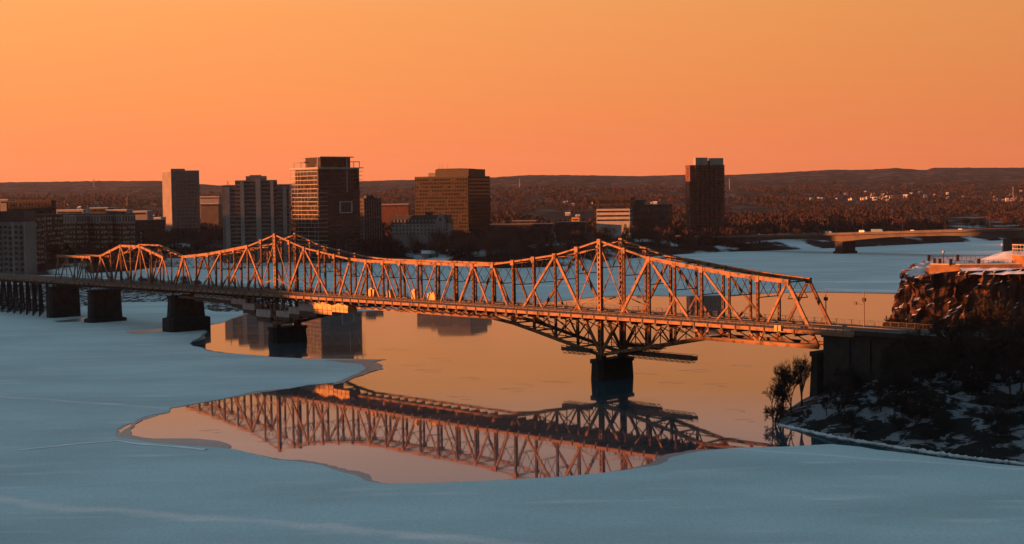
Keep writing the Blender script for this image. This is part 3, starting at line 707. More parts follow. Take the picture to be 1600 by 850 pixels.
tent(518, 544, 473, 488, 'orange sunlit peaked enclosure farther from the middle pier under the deck')
# work platforms slung round the right-hand pier
def platform(a0, a1, y0, y1, z, lab):
    e = empty('work_platform', loc2w((a0+a1)/2, (y0+y1)/2, z), math.pi-TH, lab, 'work platform', 'suspended work platforms at the right pier')
    L, Wd = abs(a1-a0)/2, abs(y1-y0)/2
    b = MB(); b.box(-L, L, -Wd, Wd, -.25, 0); b.build('platform_floor', M['steel_dark'], e)
    r = MB(); n = max(3, int(L))
    for y in (-Wd+.05, Wd-.05):
        for i in range(n+1): x = -L+.05+(2*L-.1)*i/n; r.box(x-.05, x+.05, y-.05, y+.05, 0, 1.2)
        r.box(-L, L, y-.04, y+.04, 1.15, 1.25); r.box(-L, L, y-.03, y+.03, .02, .85)
    r.build('guard_rail', M['steel_dark'], e)
    t = MB()
    for y in (-Wd+.1, Wd-.1):
        t.bar((-L+.8, y, -1.0), (L-.8, y, -1.0), .12)
        for i in range(n):
            x = -L+.4+(2*L-.8)*i/n; x1 = -L+.4+(2*L-.8)*(i+1)/n; t.bar((x, y, -.25), ((x+x1)/2, y, -1.0), .1); t.bar(((x+x1)/2, y, -1.0), (x1, y, -.25), .1)
    t.build('under_truss', M['steel_dark'], e)
platform(2, 13, 1.4, 3.6, 8.3, 'short dark platform sticking out left of the right-hand pier')
platform(-34, -3, -3.5, -1.2, 8.1, 'long dark platform reaching out to the right of the right-hand pier')
platform(-12, 4, -13.5, -11.6, 8.8, 'dark platform on the far side of the right-hand pier')
b = MB(); b.box(-14, 14, 0, 1.2, 0, .25)
for x in range(-14, 15, 4): b.bar((x*.98, .6, .25), (x*.98, .6, 1.3), .1)
b.box(-14, 14, .55, .65, 1.25, 1.35)
c = b.build('catwalk', M['steel_dark']); c.location = loc2w(-7, -5, 9.6); c.rotation_euler = (0, .04, math.pi-TH); tag(c, 'thin dark catwalk running between the trusses above the right pier', 'catwalk')
# canvas bins and a van on the carriageway
def bin_(a, y, Lh, hh, lab, kind):
    e = empty('canvas_bin', loc2w(a, y, dz(a)-.45), math.pi-TH, lab, 'bin', 'pale bins standing on the bridge roadway')
    b = MB(); n = len(b.v)
    lw, up_ = (.6, 1.0) if kind == 0 else (1.0, .85) if kind == 1 else (1, .7)
    b.v = [(-Lh*lw, -1, .35), (Lh*lw, -1, .35), (Lh*lw, 1, .35), (-Lh*lw, 1, .35), (-Lh*up_, -1.1, hh*.8), (Lh*up_, -1.1, hh*.8), (Lh*up_, 1.1, hh*.8), (-Lh*up_, 1.1, hh*.8)]
    b.f = [(3, 2, 1, 0), (4, 5, 6, 7), (0, 1, 5, 4), (1, 2, 6, 5), (2, 3, 7, 6), (3, 0, 4, 7)]
    b.build('bin_body', M['canvas'], e)
    c = MB(); c.box(-Lh*up_-.08, Lh*up_+.08, -1.18, 1.18, hh*.8+.003, hh*.88); c.box(-Lh*up_*.6, Lh*up_*.6, -.7, .7, hh*.88, hh); c.build('lid', M['canvas'], e)
    s = MB()
    for x in (-Lh*.55, Lh*.55):
        for y_ in (-.8, .8): s.box(x-.1, x+.1, y_-.1, y_+.1, 0, .35)
    s.build('leg', M['steel_dark'], e)
bin_(112.5, -2.4, 2.0, 3.6, 'pale tapering bin on the bridge roadway, leftmost of the bright bins', 0)
bin_(102.5, -2.4, 1.2, 3.4, 'narrow pale bin on the bridge beside the tapering bin', 2)
bin_(89, -2.4, 1.1, 4.0, 'tall narrow pale bin on the bridge at the middle of the flat-topped span', 2)
bin_(79.5, -2.4, 2.1, 3.2, 'rightmost bright bin on the bridge, broad with a domed lid', 1)
# bare poles on the deck near the portal
def pole(a, y, h, lab, arm_):
    e = empty('signal_pole', loc2w(a, y, dz(a)-.4), math.pi-TH, lab, 'pole')
    b = MB(); b.cone((0, 0, 0), (0, 0, h), .18, .11, 8); b.build('shaft', M['steel'], e)
    b = MB(); b.box(-.45, .45, -.3, .3, h*.68, h*.68+.9); b.build('box', M['roof'], e)
    if arm_: b = MB(); b.bar((0, 0, h*.58), (2.6, 0, h*.62), .14); b.box(2.2, 3.0, -.2, .2, h*.58, h*.66); b.build('arm', M['steel_dark'], e)
pole(-71.5, -WID-1.8, 9.2, 'slim lit pole with a dark box inside the right end of the truss', False)
pole(-83, -WID-2.2, 9.5, 'slim lit pole with a side arm, just right of the truss end', True)
# orange cases on the near railing
for i, (x, y) in enumerate(((1213, 514), (1219, 514))):
    a_, z_ = br(x, y, -6.6); b = MB(); b.box(-.42, .42, 0, .5, 0, 1.35); b.box(-.5, .5, -.05, .55, 1.35, 1.45)
    o = b.build('utility_box', M['canvas']); o.location = loc2w(a_, 6.45, dz(a_)-1.0); o.rotation_euler = (0, 0, math.pi-TH)
    tag(o, ['left one of two small orange boxes on the near railing by the right pier', 'right one of two small orange boxes on the near railing by the right pier'][i], 'utility box', 'utility boxes on the railing')

# ------------------------------------------------------------------ the rock cliff and its lookout terrace
def rock_mat():
    m = bpy.data.materials.new('cliff_rock'); m.use_nodes = True; t = m.node_tree; b = t.nodes['Principled BSDF']; b.inputs['Roughness'].default_value = .9
    b.inputs['Specular IOR Level'].default_value = .15
    g = N(t, 'ShaderNodeNewGeometry'); mp = N(t, 'ShaderNodeMapping'); mp.inputs['Scale'].default_value = (1, 1, .35); t.links.new(g.outputs['Position'], mp.inputs[0])
    n = N(t, 'ShaderNodeTexNoise'); n.inputs['Scale'].default_value = .35; n.inputs['Detail'].default_value = 8; t.links.new(mp.outputs[0], n.inputs['Vector'])
    r = N(t, 'ShaderNodeValToRGB'); e = r.color_ramp.elements; e[0].position = .35; e[0].color = (.016, .011, .01, 1); e[1].position = .68; e[1].color = (.11, .05, .032, 1)
    t.links.new(n.outputs['Fac'], r.inputs[0])
    sx = N(t, 'ShaderNodeSeparateXYZ'); t.links.new(g.outputs['Normal'], sx.inputs[0])
    n2 = N(t, 'ShaderNodeTexNoise'); n2.inputs['Scale'].default_value = .5; t.links.new(g.outputs['Position'], n2.inputs['Vector'])
    ad = N(t, 'ShaderNodeMath', operation='MULTIPLY_ADD'); ad.inputs[1].default_value = .5; t.links.new(n2.outputs['Fac'], ad.inputs[0]); t.links.new(sx.outputs['Z'], ad.inputs[2])
    rs = N(t, 'ShaderNodeValToRGB'); rs.color_ramp.elements[0].position = .98; rs.color_ramp.elements[1].position = 1.04; t.links.new(ad.outputs[0], rs.inputs[0])
    mi = N(t, 'ShaderNodeMix', data_type='RGBA'); t.links.new(rs.outputs[0], mi.inputs[0]); t.links.new(r.outputs[0], mi.inputs[6]); mi.inputs[7].default_value = (.5, .5, .53, 1)
    t.links.new(mi.outputs[2], b.inputs['Base Color'])
    v = N(t, 'ShaderNodeTexVoronoi'); v.inputs['Scale'].default_value = .5; t.links.new(mp.outputs[0], v.inputs['Vector'])
    bp = N(t, 'ShaderNodeBump'); bp.inputs['Distance'].default_value = .6; t.links.new(v.outputs['Distance'], bp.inputs['Height'])
    b2 = N(t, 'ShaderNodeBump'); b2.inputs['Distance'].default_value = .4; t.links.new(n.outputs['Fac'], b2.inputs['Height']); t.links.new(bp.outputs[0], b2.inputs['Normal']); t.links.new(b2.outputs[0], b.inputs['Normal'])
    return m
M['rock'] = rock_mat()
foot = [Vector(p) for p in ((135, 470), (118, 445), (112, 425), (112.5, 411), (119, 404), (130, 401), (143, 402), (158, 397), (178, 398), (200, 392), (240, 388), (300, 384))]
cen = Vector((230, 470))
seg = []
for i in range(len(foot)-1):
    a_, b_ = foot[i], foot[i+1]; n = max(2, int((b_-a_).length/.8)); seg += [a_+(b_-a_)*k/n for k in range(n)]
seg.append(foot[-1])
topz = lambda p: interp([(108, 29.2), (113, 30.4), (119, 32.0), (130, 32.2), (170, 33.5), (300, 35)], p.x)
cm = MB(); lev = 40
for p in seg:
    inw = (cen-p).normalized(); zt = topz(p)
    for j in range(lev):
        s = j/(lev-1); z = 13+(zt-13)*min(1, s*1.12); 
        back = s*3.4+(max(0, s-.89)*75 if s > .89 else 0)
        q = Vector((p.x*.28, p.y*.28, z*.08)); rn = abs(noise.noise(q))*4.2+noise.noise(Vector((p.x*.8, p.y*.8, z*.3)))*1.3+noise.cell(Vector((p.x*.6+z*.05, p.y*.6, z*.07)))*.55+noise.noise(Vector((p.x*3.1, p.y*3.1, z*1.2)))*.35+noise.noise(Vector((p.x*1.7, p.y*1.7, z*.9)))*.5+noise.noise(Vector((p.x*.1, p.y*.1, z*.05)))*2.0
        k = 1 if s < .9 else .3
        back -= 2.0*(1-s)**3
        c = p+inw*(back-rn*1.25*k)
        cm.v.append((c.x, c.y, z+.35*noise.noise(Vector((c.x*.6, c.y*.6, z)))*(1 if s > .1 else 0)))
for i in range(len(seg)-1):
    for j in range(lev-1): a = i*lev+j; cm.f.append((a, a+lev, a+lev+1, a+1))
tag(cm.build('rock_cliff', M['rock']), kind='structure')
pl = MB(); pp = [p+(cen-p).normalized()*9 for p in foot]+[Vector((300, 480)), Vector((180, 500))]
pl.prism([(p.x, p.y) for p in pp], 25, 32.0); tag(pl.build('cliff_top', M['rock']), kind='structure')
# terrace
TR = empty('lookout_terrace', (150, 412, 31.5), 0, 'stone lookout terrace with orange-lit retaining wall on top of the cliff', 'terrace')
wall_pts = [(118, 416), (116.6, 411), (124, 407.5), (135, 406), (148, 405), (163, 404), (190, 402), (240, 399)]
def off_(p): return Vector((p[0]-150, p[1]-412, 0))
b = MB(); ps = [off_(p) for p in wall_pts]+[Vector((90, 40, 0)), Vector((-20, 40, 0))]
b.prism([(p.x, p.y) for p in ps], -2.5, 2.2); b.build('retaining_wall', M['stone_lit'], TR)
b = MB(); b.prism([(p.x*.99+.2, p.y+.5) for p in ps], 2.2, 2.38); b.build('snow_cover', M['snow'], TR)
def tline(pts, z0, name, h=1.15, m='steel_dark', posts=(4, .75)):
    r = MB(); q = MB(); acc = 0
    for p_, q_ in zip(pts, pts[1:]):
        P, Q = off_(p_), off_(q_); L = (Q-P).length; n = max(1, int(L/1.2))
        for hh in (.3, .55, .8, h): r.bar(P+Vector((0, 0, z0+hh)), Q+Vector((0, 0, z0+hh)), .07 if hh < h else .12)
        for i in range(n): c = P+(Q-P)*i/n; r.box(c.x-.04, c.x+.04, c.y-.04, c.y+.04, z0, z0+h)
        n = max(1, round(L/8))
        for i in range(n+1): 
            c = P+(Q-P)*i/n; pb = MB(); pb.box(c.x-.38, c.x+.38, c.y-.38, c.y+.38, z0-.3, z0+h+.25); pb.box(c.x-.47, c.x+.47, c.y-.47, c.y+.47, z0+h+.25, z0+h+.42)
            if i < n: pb.build('stone_pillar', M['brick_dark'], TR)
    r.build(name, M[m], TR)
tline([(119, 414), (119.6, 411), (122, 408.8), (129.5, 408), (137.5, 407)], 2.2, 'railing')
tline([(120.5, 425), (128.5, 424), (137, 422.5)], 2.7, 'railing')
# ramp mound with curved rail at the right end of the terrace
b = MB(); rows = []
for i in range(25):
    s = i/24; x = 129.5+s*15; zz = 33.6+2.7*sstep(0, .8, s)
    for j in range(7): u = j/6; b.v.append((x, 410+u*10, zz+math.sin(u*math.pi)*.7+.15*noise.noise(Vector((x, u*4, 0)))) if j not in (0, 6) else (x, 410+u*10, 33.4))
for i in range(24):
    for j in range(6): a = i*7+j; b.f.append((a, a+7, a+8, a+1))
tag(b.build('snow_bank', M['snow'], smooth=True), kind='structure')
b = MB()
for i in range(40):
    s_ = i/39; x = 124+s_*50; y0 = interp([(110, 408), (124, 402.5), (150, 399.5), (180, 396)], x)
    for j in range(7):
        u = j/6; b.v.append((x, y0+u*8, 31.2+(2.3-.9*s_)*u**.7+.45*noise.noise(Vector((x*.4, u*3, 9)))))
for i in range(39):
    for j in range(6): a = i*7+j; b.f.append((a, a+7, a+8, a+1))
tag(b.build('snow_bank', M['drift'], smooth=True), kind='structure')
b = MB()
for i in range(30):
    a0 = math.pi*(.5+i/30); a1 = math.pi*(.5+(i+1)/30); 
    P = lambda a_, z: Vector((148.5+9*math.cos(a_), 409+6*math.sin(a_), z))
    for z_ in (36.2, 37.9, 39.0): b.bar(P(a0, z_), P(a1, z_), .22 if z_ > 38 else .16, None, (0, 0, 1))
    if i % 3 == 0: b.bar(P(a0, 36.2), P(a0, 39), .16)
o = b.build('curved_guardrail', M['white']); tag(o, 'pale curved guardrail bending round at the right end of the terrace', 'railing')
b = MB(); ang = [math.pi*(.5+i/20) for i in range(21)]
b.prism([(148.5+9.2*math.cos(a_), 409+6.2*math.sin(a_)) for a_ in ang]+[(170, 402), (170, 416)], 33, 36.1)
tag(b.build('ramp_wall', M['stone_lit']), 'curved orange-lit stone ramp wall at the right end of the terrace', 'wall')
def lamp(x, y, z, h, lab):
    e = empty('street_lamp', (x, y, z), 0, lab, 'street lamp', 'globe lamps on the lookout terrace')
    b = MB(); b.cone((0, 0, 0), (0, 0, .9), .38, .25, 8); b.cone((0, 0, .9), (0, 0, h*.45), .25, .14, 8); b.cone((0, 0, h*.45), (0, 0, h), .13, .1, 8); b.box(-.3, .3, -.3, .3, -.6, .1); b.build('post', M['roof'], e)
    g_ = MB(); n0 = 0
    rings = [(.12, 0), (.32, .15), (.42, .42), (.32, .7), (.1, .84)]
    for (r0, z0), (r1, z1) in zip(rings, rings[1:]): g_.cone((0, 0, h+z0), (0, 0, h+z1), r0, r1, 10, False)
    g_.build('globe', M['white'], e, True)
L1 = at(1474, 409, 412); lamp(L1.x, 412, 33.5, 3.2, 'globe lamp at the left corner of the cliff terrace'); L2 = at(1566, 406, 420); lamp(L2.x, 420, 34.0, 4.2, 'globe lamp towards the right end of the cliff terrace')

# ------------------------------------------------------------------ concrete girder bridge beyond
B2 = empty('girder_bridge', (292, 1288, 0), math.atan2(-128, 104), 'long concrete girder bridge far upriver with haunched spans partly lit orange', 'bridge')
def b2z(s): return interp([(-260, 12.5), (-137, 13.2), (0, 17.4), (80, 20.0), (165, 22.6), (420, 27)], s)
b = MB(); bd = MB(); n = 120; piers = [-128, 0, 165, 330]
for i in range(n+1):
    s = -230+640*i/n; z = b2z(s); dmin = min(abs(s-p) for p in piers); dep = 2.7+3.2*max(0, 1-dmin/62)**1.6
    b.v += [(s, -6, z-1.1), (s, 6, z-1.1), (s, 5, z-1.1-dep), (s, -5, z-1.1-dep)]
    bd.v += [(s, -11, z), (s, 11, z), (s, 11, z-1.0), (s, -11, z-1.0)]
for i in range(n):
    for mb_ in (b, bd):
        for j in range(4): k = i*4; mb_.f.append((k+j, k+(j+1) % 4, k+4+(j+1) % 4, k+4+j))
b.build('box_girder', M['conc_dark'], B2); bd.build('deck', M['conc_dark'], B2)
for y in (-10.9, 10.9):
    r = MB()
    for i in range(n): s0, s1 = -230+640*i/n, -230+640*(i+1)/n; r.bar((s0, y, b2z(s0)+.5), (s1, y, b2z(s1)+.5), 1.0, .25)
    r.build('parapet', M['conc_dark'], B2)
for s in piers:
    p = MB(); z = b2z(s)-7; p.box(s-4, s+4, -9, 9, -1, z); p.box(s-5, s+5, -10.5, 10.5, -1, min(2.2, z-.5)); p.build('pier', M['stone'], B2)
p = MB(); p.box(-260, -190, -11, 11, 2, b2z(-230)-1.2); p.build('abutment', M['conc_dark'], B2)
for s in range(-200, 400, 42):
    p = MB(); z = b2z(s); p.cone((s, 11.2, z), (s, 11.2, z+10), .16, .1, 6); p.bar((s, 11.2, z+10), (s, 8.5, z+10.4), .14); p.build('lamp_post', M['steel_dark'], B2)
def vehicle(name, L, hh, m, lab, cat, van=False):
    e = empty(name, (0, 0, 0), 0, lab, cat, 'vehicles on the far bridge')
    pr = [(-L/2, .35), (L/2, .35), (L/2, .8), (L*.3, .95), (L*.16, hh), (-L*.36, hh), (-L/2, .95)] if not van else [(-L/2, .4), (L/2, .4), (L/2, 1.1), (L*.38, hh), (-L/2, hh)]
    b = MB(); k = len(pr); b.v = [(x, -.9, z) for x, z in pr]+[(x, .9, z) for x, z in pr]
    b.f = [tuple(range(k)), tuple(range(k, 2*k))[::-1]]+[(i, k+i, k+(i+1) % k, (i+1) % k) for i in range(k)]
    b.build('body', m, e)
    g_ = MB(); g_.box(-L*.3, L*.12, -.92, .92, hh*.66, hh*.9); g_.build('window', M['glass'], e)
    for x in (-L*.32, L*.32):
        for y in (-.8, .8): w_ = MB(); w_.cone((x, y-.12, .34), (x, y+.12, .34), .34, .34, 10); w_.build('wheel', M['roof'], e)
    return e
carw = mat('car_white', (.75, .74, .72)); card = mat('car_dark', (.06, .06, .08)); carb = mat('car_blue', (.10, .16, .22))
B2m = Matrix.Rotation(math.atan2(-128, 104), 4, 'Z')
def s_for(px):
    best = None
    for s in range(-230, 400):
        P = B2m @ Vector((s, -6, 0))+Vector((292, 1288, 0)); e_ = abs(800+F*P.x/P.y-px)
        if best is None or e_ < best[0]: best = (e_, s)
    return best[1]
for px, L, hh, m_, lab, cat, vn in ((1296, 6.2, 2.5, carw, 'white van low on the far bridge above the lit span start', 'van', True), (1348, 5.5, 2.6, carw, 'pale delivery van in the middle of the lit span of the far bridge', 'van', True),
                           (1372, 12.5, 3.1, carb, 'long blue-grey truck on the far bridge between the two pale vans', 'truck', True), (1427, 4.6, 1.6, carw, 'white car on the far bridge above the right half of the lit span', 'car', False), (1502, 4.6, 1.6, carw, 'white car on the far bridge over the right pier', 'car', False), (1212, 4.5, 1.5, card, 'dark car at the left end of the far bridge', 'car', False)):
    s = s_for(px); v = vehicle('parked_van' if vn and L < 9 else 'truck' if vn else 'car', L, hh, m_, lab, cat, vn); P = B2m @ Vector((s, -6, b2z(s)))+Vector((292, 1288, 0)); v.location = P; v.rotation_euler = (0, 0, math.atan2(-128, 104))

# ------------------------------------------------------------------ buildings
def corner(xl, xc, xr, yt, Y, phi, name, lab, cat='building', zg=None, group=None):
    k = lambda px: (lambda d: d.x/d.y)(ray(px, yt))
    C = at(xc, yt, Y); ph = math.radians(phi)
    wl = (C.x-k(xl)*Y)/(math.cos(ph)+k(xl)*math.sin(ph)); wr = (k(xr)*Y-C.x)/(math.sin(ph)-k(xr)*math.cos(ph)) if abs(math.sin(ph)-k(xr)*math.cos(ph)) > .02 else 14
    wr = min(max(wr, 8), 60)
    z0 = zg if zg is not None else land_z(C.x, Y)-1
    e = empty(name, (C.x, Y, z0), -ph, lab, cat, group)
    return e, wl, wr, C.z-z0
def band_facade(e, wl, wr, h, fl, z0, glass, wallm, inset=.25, bays=(0, 0), wfrac=.55, mull='wall'):
    "window band per storey, set proud as a glass strip with mullions on both visible faces"
    n = fl; fh = (h-z0-.8)/n
    for i in range(n):
        za = z0+i*fh+fh*(1-wfrac)*.5; zb = za+fh*wfrac
        b = MB(); b.box(-wl+.6, -.6, -.06, .3, za, zb); b.box(-.3, .06, .6, wr-.6, za, zb); b.build('window_band', M[glass], e)
    if bays[0]:
        m = MB()
        for i in range(bays[0]+1): x = -wl+.4+(wl-.8)*i/bays[0]; m.box(x-.22, x+.22, -.3, .2, z0*.5, h-.3)
        for i in range(bays[1]+1 if bays[1] else 0): y = .4+(wr-.8)*i/bays[1]; m.box(-.2, .3, y-.22, y+.22, z0*.5, h-.3)
        m.build('pilasters', M[wallm], e)
def core(e, wl, wr, h, m, roofm='roof', par=.6):
    b = MB(); b.box(-wl, 0, 0, wr, 0, h); b.build('wall', M[m], e)
    r = MB(); r.box(-wl-.15, .15, -.15, wr+.15, h, h+par); r.build('roof', M[roofm], e)
def pent(e, x0, x1, y0, y1, z0, z1, m='roof', name='penthouse'):
    b = MB(); b.box(x0, x1, y0, y1, z0, z1); b.build(name, M[m], e)

# pale hotel tower
e, wl, wr, h = corner(253, 267, 311, 268, 1700, 62, 'hotel_tower', 'pale narrow tower alone on the left, plain left side and gridded front')
core(e, wl, wr, h, 'concrete', 'conc_pale', 1.2)
n = 15
for i in range(n):
    za = 5+i*(h-14)/n; b = MB(); b.box(-.3, .1, 5, wr-3, za, za+(h-14)/n*.62); b.build('window_band', M['glass_warm'], e)
m = MB()
for i in range(17): y = 5+(wr-8)*i/16; m.box(-.2, .35, y-.3, y+.3, 2, h-8.6)
m.build('pilasters', M['conc_pale'], e); b = MB(); b.prism([(-wl, 0), (-.5, 0), (-.5, wr*.5), (-wl, wr*.5)], h+1.2, h+3.2); b.build('penthouse', M['conc_pale'], e)

# residential slab with concrete fins
e, wl, wr, h = corner(346, 451, 453, 290, 1260, -6, 'apartment_tower', 'wide grey apartment tower with tall pale concrete fins, left of the balconied condominium'); wr = 24
b = MB(); b.box(-wl, 0, 3, wr, 0, h); b.build('wall', M['concrete'], e)
f = wl/105.0; X = lambda px: (px-451)*f
b = MB(); b.box(X(367), X(431), .8, wr-3, 0, h+5); b.build('tower_core', M['concrete'], e)
b = MB(); b.box(X(384), X(415), 1, wr-6, h+5.01, h+8.5); b.box(X(390), X(407), 3, wr-8, h+8.5, h+9.4); b.build('penthouse', M['concrete'], e)
for a_, b_, hh in ((351, 358, 0), (375, 381, 5), (399, 407, 7), (422, 427, 5), (441, 447, 0)):
    m = MB(); y0 = 1.2 if a_ in (351, 441) else -1.4; m.box(X(a_), X(b_), y0, y0+2.2, 0, h+hh-.5); m.build('concrete_fin', M['conc_pale'], e)
n = 20
for i in range(n):
    z = 3+i*(h+2)/n; fh = (h+2)/n
    for a_, b_, y in ((368, 430.8, .5), (359, 366.6, 2.7), (432, 450.5, 2.7)):
        if y > 1 and z+fh*.6 > h: continue
        g_ = MB(); g_.box(X(a_), X(b_), y, y+.3, z, z+fh*.62); g_.build('window_band', M['glass'], e)
    for a_, b_, y in ((359, 366.6, 2.7), (368, 374.5, .5), (382, 398, .5), (408, 421, .5), (428, 430.8, .5), (432, 440, 2.7), (447.5, 450.5, 2.7)):
        if y > 1 and z+fh*.6 > h: continue
        if b_-a_ > 6 and (i < 18 or y < 1): s = MB(); s.box(X(a_), X(b_), y-1.3, y-.02, z-.35, z-.1); s.box(X(a_), X(b_), y-1.35, y-1.25, z-.1, z+.75); s.build('balcony', M['concrete'], e)
b = MB(); b.box(-wl-.2, .2, 2.8, wr+.2, h+.001, h+.5); b.build('roof', M['roof'], e)

# condominium with wrap-round balconies
e, wl, wr, h = corner(458, 497, 561, 263, 1230, 50, 'condominium_tower', 'tall condominium with orange-lit wrap-round balconies and a pale square frame on its side')
hl = h-20
core(e, wl-3, wr, h-.6, 'bronze', 'white', .7)
n = 22; fh = (h-1)/n; rd0 = random.Random(4)
for i in range(n):
    z = 2+i*fh
    if z > h-1.5: break
    up_ = z > hl
    x0 = -wl-2.2 if up_ else -wl-1.8; y1 = wr*.18 if not up_ else -1.2
    rnd = [(x0, 4), (x0+.6, -.6), (x0+2.4, -2.0)]
    s = MB(); s.prism(rnd+[(1.8, -2.2), (2.0, y1)]+([(0.02, y1)] if not up_ else [(0.02, y1)])+[(.02, -.02), (-wl+3.02, -.02), (-wl+3, wr*.5), (x0, wr*.5)], z, z+.32)
    s.build('balcony', M['white'], e)
    g_ = MB(); g_.box(-wl+3.5, -.4, -.08, .2, z+.5, z+fh*.84); g_.box(-.2, .08, .4, wr-.4, z+.5, z+fh*.8); g_.build('window_band', M['glass'], e)
    r = MB()
    for k in sorted(rd0.sample(range(9), 6)):
        x = x0+1.4+(1.6-x0-1.4)*k/8; r.box(x-.16, x+.16, -2.1, -1.9, z+.32, z+fh); r.build('balcony_post', M['conc_pale'], e); r = MB()
    if not up_:
        g2 = MB(); g2.box(1.75, 1.85, -1.8, y1-.2, z+.34, z+1.3); g2.box(x0+2.2, 1.7, -2.05, -1.98, z+.34, z+1.1); g2.build('balcony_glass', M['glass_warm'], e)
    if up_:
        s2 = MB(); s2.box(.07, 2.4, wr-5, wr+1.8, z, z+.32); s2.build('balcony', M['bronze'], e)
m = MB()
for k in range(13): y = wr*.1+(wr*.86)*k/12; m.box(-.1, .22, y-.14, y+.14, 1, h-1)
m.build('mullions', M['bronze'], e)
b = MB(); b.box(-wl-1.5, 3, -2.6, wr+2.6, h+.1, h+.75); b.build('roof_slab', M['white'], e)
pent(e, -wl*.62, -1, 3, wr*.8, h+.8, h+9.2, 'glass_warm', 'glass_penthouse')
b = MB(); b.box(-wl*.75, 1.2, 1.4, wr*.86, h+9.2, h+9.9); b.build('penthouse_roof', M['conc_pale'], e)
b = MB(); b.box(-wl+.6, -wl*.55, 0, wr*.6, h+5.4, h+5.9); b.box(-2, 1, wr*.8, wr+.5, h+5.4, h+5.9)
for x, y in ((-wl+1, .4), (-wl*.7, .4), (.5, wr), (.5, wr*.86)): b.box(x-.2, x+.2, y-.2, y+.2, h+.8, h+5.4)
b.build('roof_canopy', M['conc_pale'], e)
fr = MB(); ym = wr*.68; fr.box(.25, .8, ym, ym+.6, h-20, h+8.8); fr.box(-.4+.7, .75, -1, -.4, h+.8, h+9); fr.build('white_strip', M['white'], e)
fr = MB(); ya, yb, za, zb = wr*.49, wr*.80, h-37, h-28.6
fr.box(.26, 1.1, ya, yb, zb, zb+.75); fr.box(.26, 1.1, ya, yb, za-.75, za); fr.box(.26, 1.1, ya, ya+.9, za+.01, zb-.01); fr.box(.26, 1.1, yb-.9, yb, za+.01, zb-.01); fr.build('square_frame', M['white'], e)

def simple_tower(args, m, fl, bays, glass='glass', par=.6, z0=3, wfrac=.55, roofm='roof', pil=None):
    e, wl, wr, h = corner(*args[0], **args[1]); core(e, wl, wr, h, m, roofm, par); band_facade(e, wl, wr, h, fl, z0, glass, pil or m, bays=bays, wfrac=wfrac); return e, wl, wr, h
e, wl, wr, h = simple_tower(((562, 568, 596, 311, 1330, 68, 'apartment_block', 'narrow dark apartment block just right of the condominium tower'), {}), 'brick_dark', 13, (1, 7), 'glass', pil='conc_pale', wfrac=.5); pent(e, -wl*.8, -1, 3, wr*.6, h+.6, h+3)
# mansard-roofed residence
e, wl, wr, h = corner(612, 700, 711, 349, 1290, 15, 'mansard_residence', 'long pale stone residence with dark mansard roof, before the brown office block'); wr = 14
core(e, wl, wr, h, 'conc_pale'); n = 16
for i in range(n):
    for j in range(3):
        x = -wl+1.2+(wl-2.4)*i/(n-1); b = MB(); z = h-2.9-j*3.4
        if z > 1: b.box(x-.55, x+.55, -.05, .2, z, z+1.9); b.build('window', M['glass'], e)
b = MB(); b.v = [(-wl-.3, -.3, h+.6), (.3, -.3, h+.6), (.3, wr, h+.6), (-wl-.3, wr, h+.6), (-wl+1, 2, h+7.5), (-1, 2, h+7.5), (-1, wr-2, h+7.5), (-wl+1, wr-2, h+7.5)]
b.f = [(4, 5, 6, 7), (0, 1, 5, 4), (1, 2, 6, 5), (2, 3, 7, 6), (3, 0, 4, 7)]; b.build('mansard_roof', M['roof'], e)
for i in range(14):
    x = -wl+2.5+(wl-9)*i/13; b = MB(); b.box(x-.6, x+.6, -.2, 1.6, h+1.2, h+3.6); b.build('dormer', M['conc_pale'], e)
gx = -wl*.13; b = MB(); b.v = [(gx-4.5, -.9, 0), (gx+4.5, -.9, 0), (gx+4.5, -.9, h+3), (gx+3, -.9, h+5), (gx+1.2, -.9, h+9), (gx-1.2, -.9, h+9), (gx-3, -.9, h+5), (gx-4.5, -.9, h+3)]
b.v += [(x, 5, z) for x, y, z in b.v]; b.f = [tuple(range(8)), tuple(range(8, 16))[::-1]]+[(i, 8+i, 8+(i+1) % 8, (i+1) % 8) for i in range(8)]; b.build('gable', M['conc_pale'], e)
b = MB(); b.box(gx-1, gx+1, -1.0, -.8, h+2, h+4.6); b.build('gable_window', M['glass'], e)
b = MB(); b.box(-wl*.42, -wl*.3, 3, 7, h+7.5, h+10.5); b.build('chimney', M['brick'], e)
# brown office block
e, wl, wr, h = corner(648, 731, 765, 276, 1420, 24, 'office_block', 'large dark brown office block with rows of bronze windows and a rooftop plant room')
core(e, wl, wr, h, 'bronze', 'bronze', .8); band_facade(e, wl, wr, h, 17, 3, 'glass_warm', 'bronze', bays=(34, 16), wfrac=.55)
pent(e, -wl*.66, -2, 6, wr-6, h+.8, h+7.6, 'bronze'); pent(e, -wl*.62, -wl*.2, 5.5, wr-8, h+7.6, h+8.3, 'roof', 'penthouse_roof'); pent(e, -wl*.82, -wl*.68, 9, 18, h+.8, h+4.5, 'concrete', 'plant_box')
b = MB()
for x in (-wl*.6, -wl*.55, -wl*.45): b.cone((x, 9, h+8.3), (x, 9, h+13), .15, .08, 5)
b.build('antenna', M['steel_dark'], e)
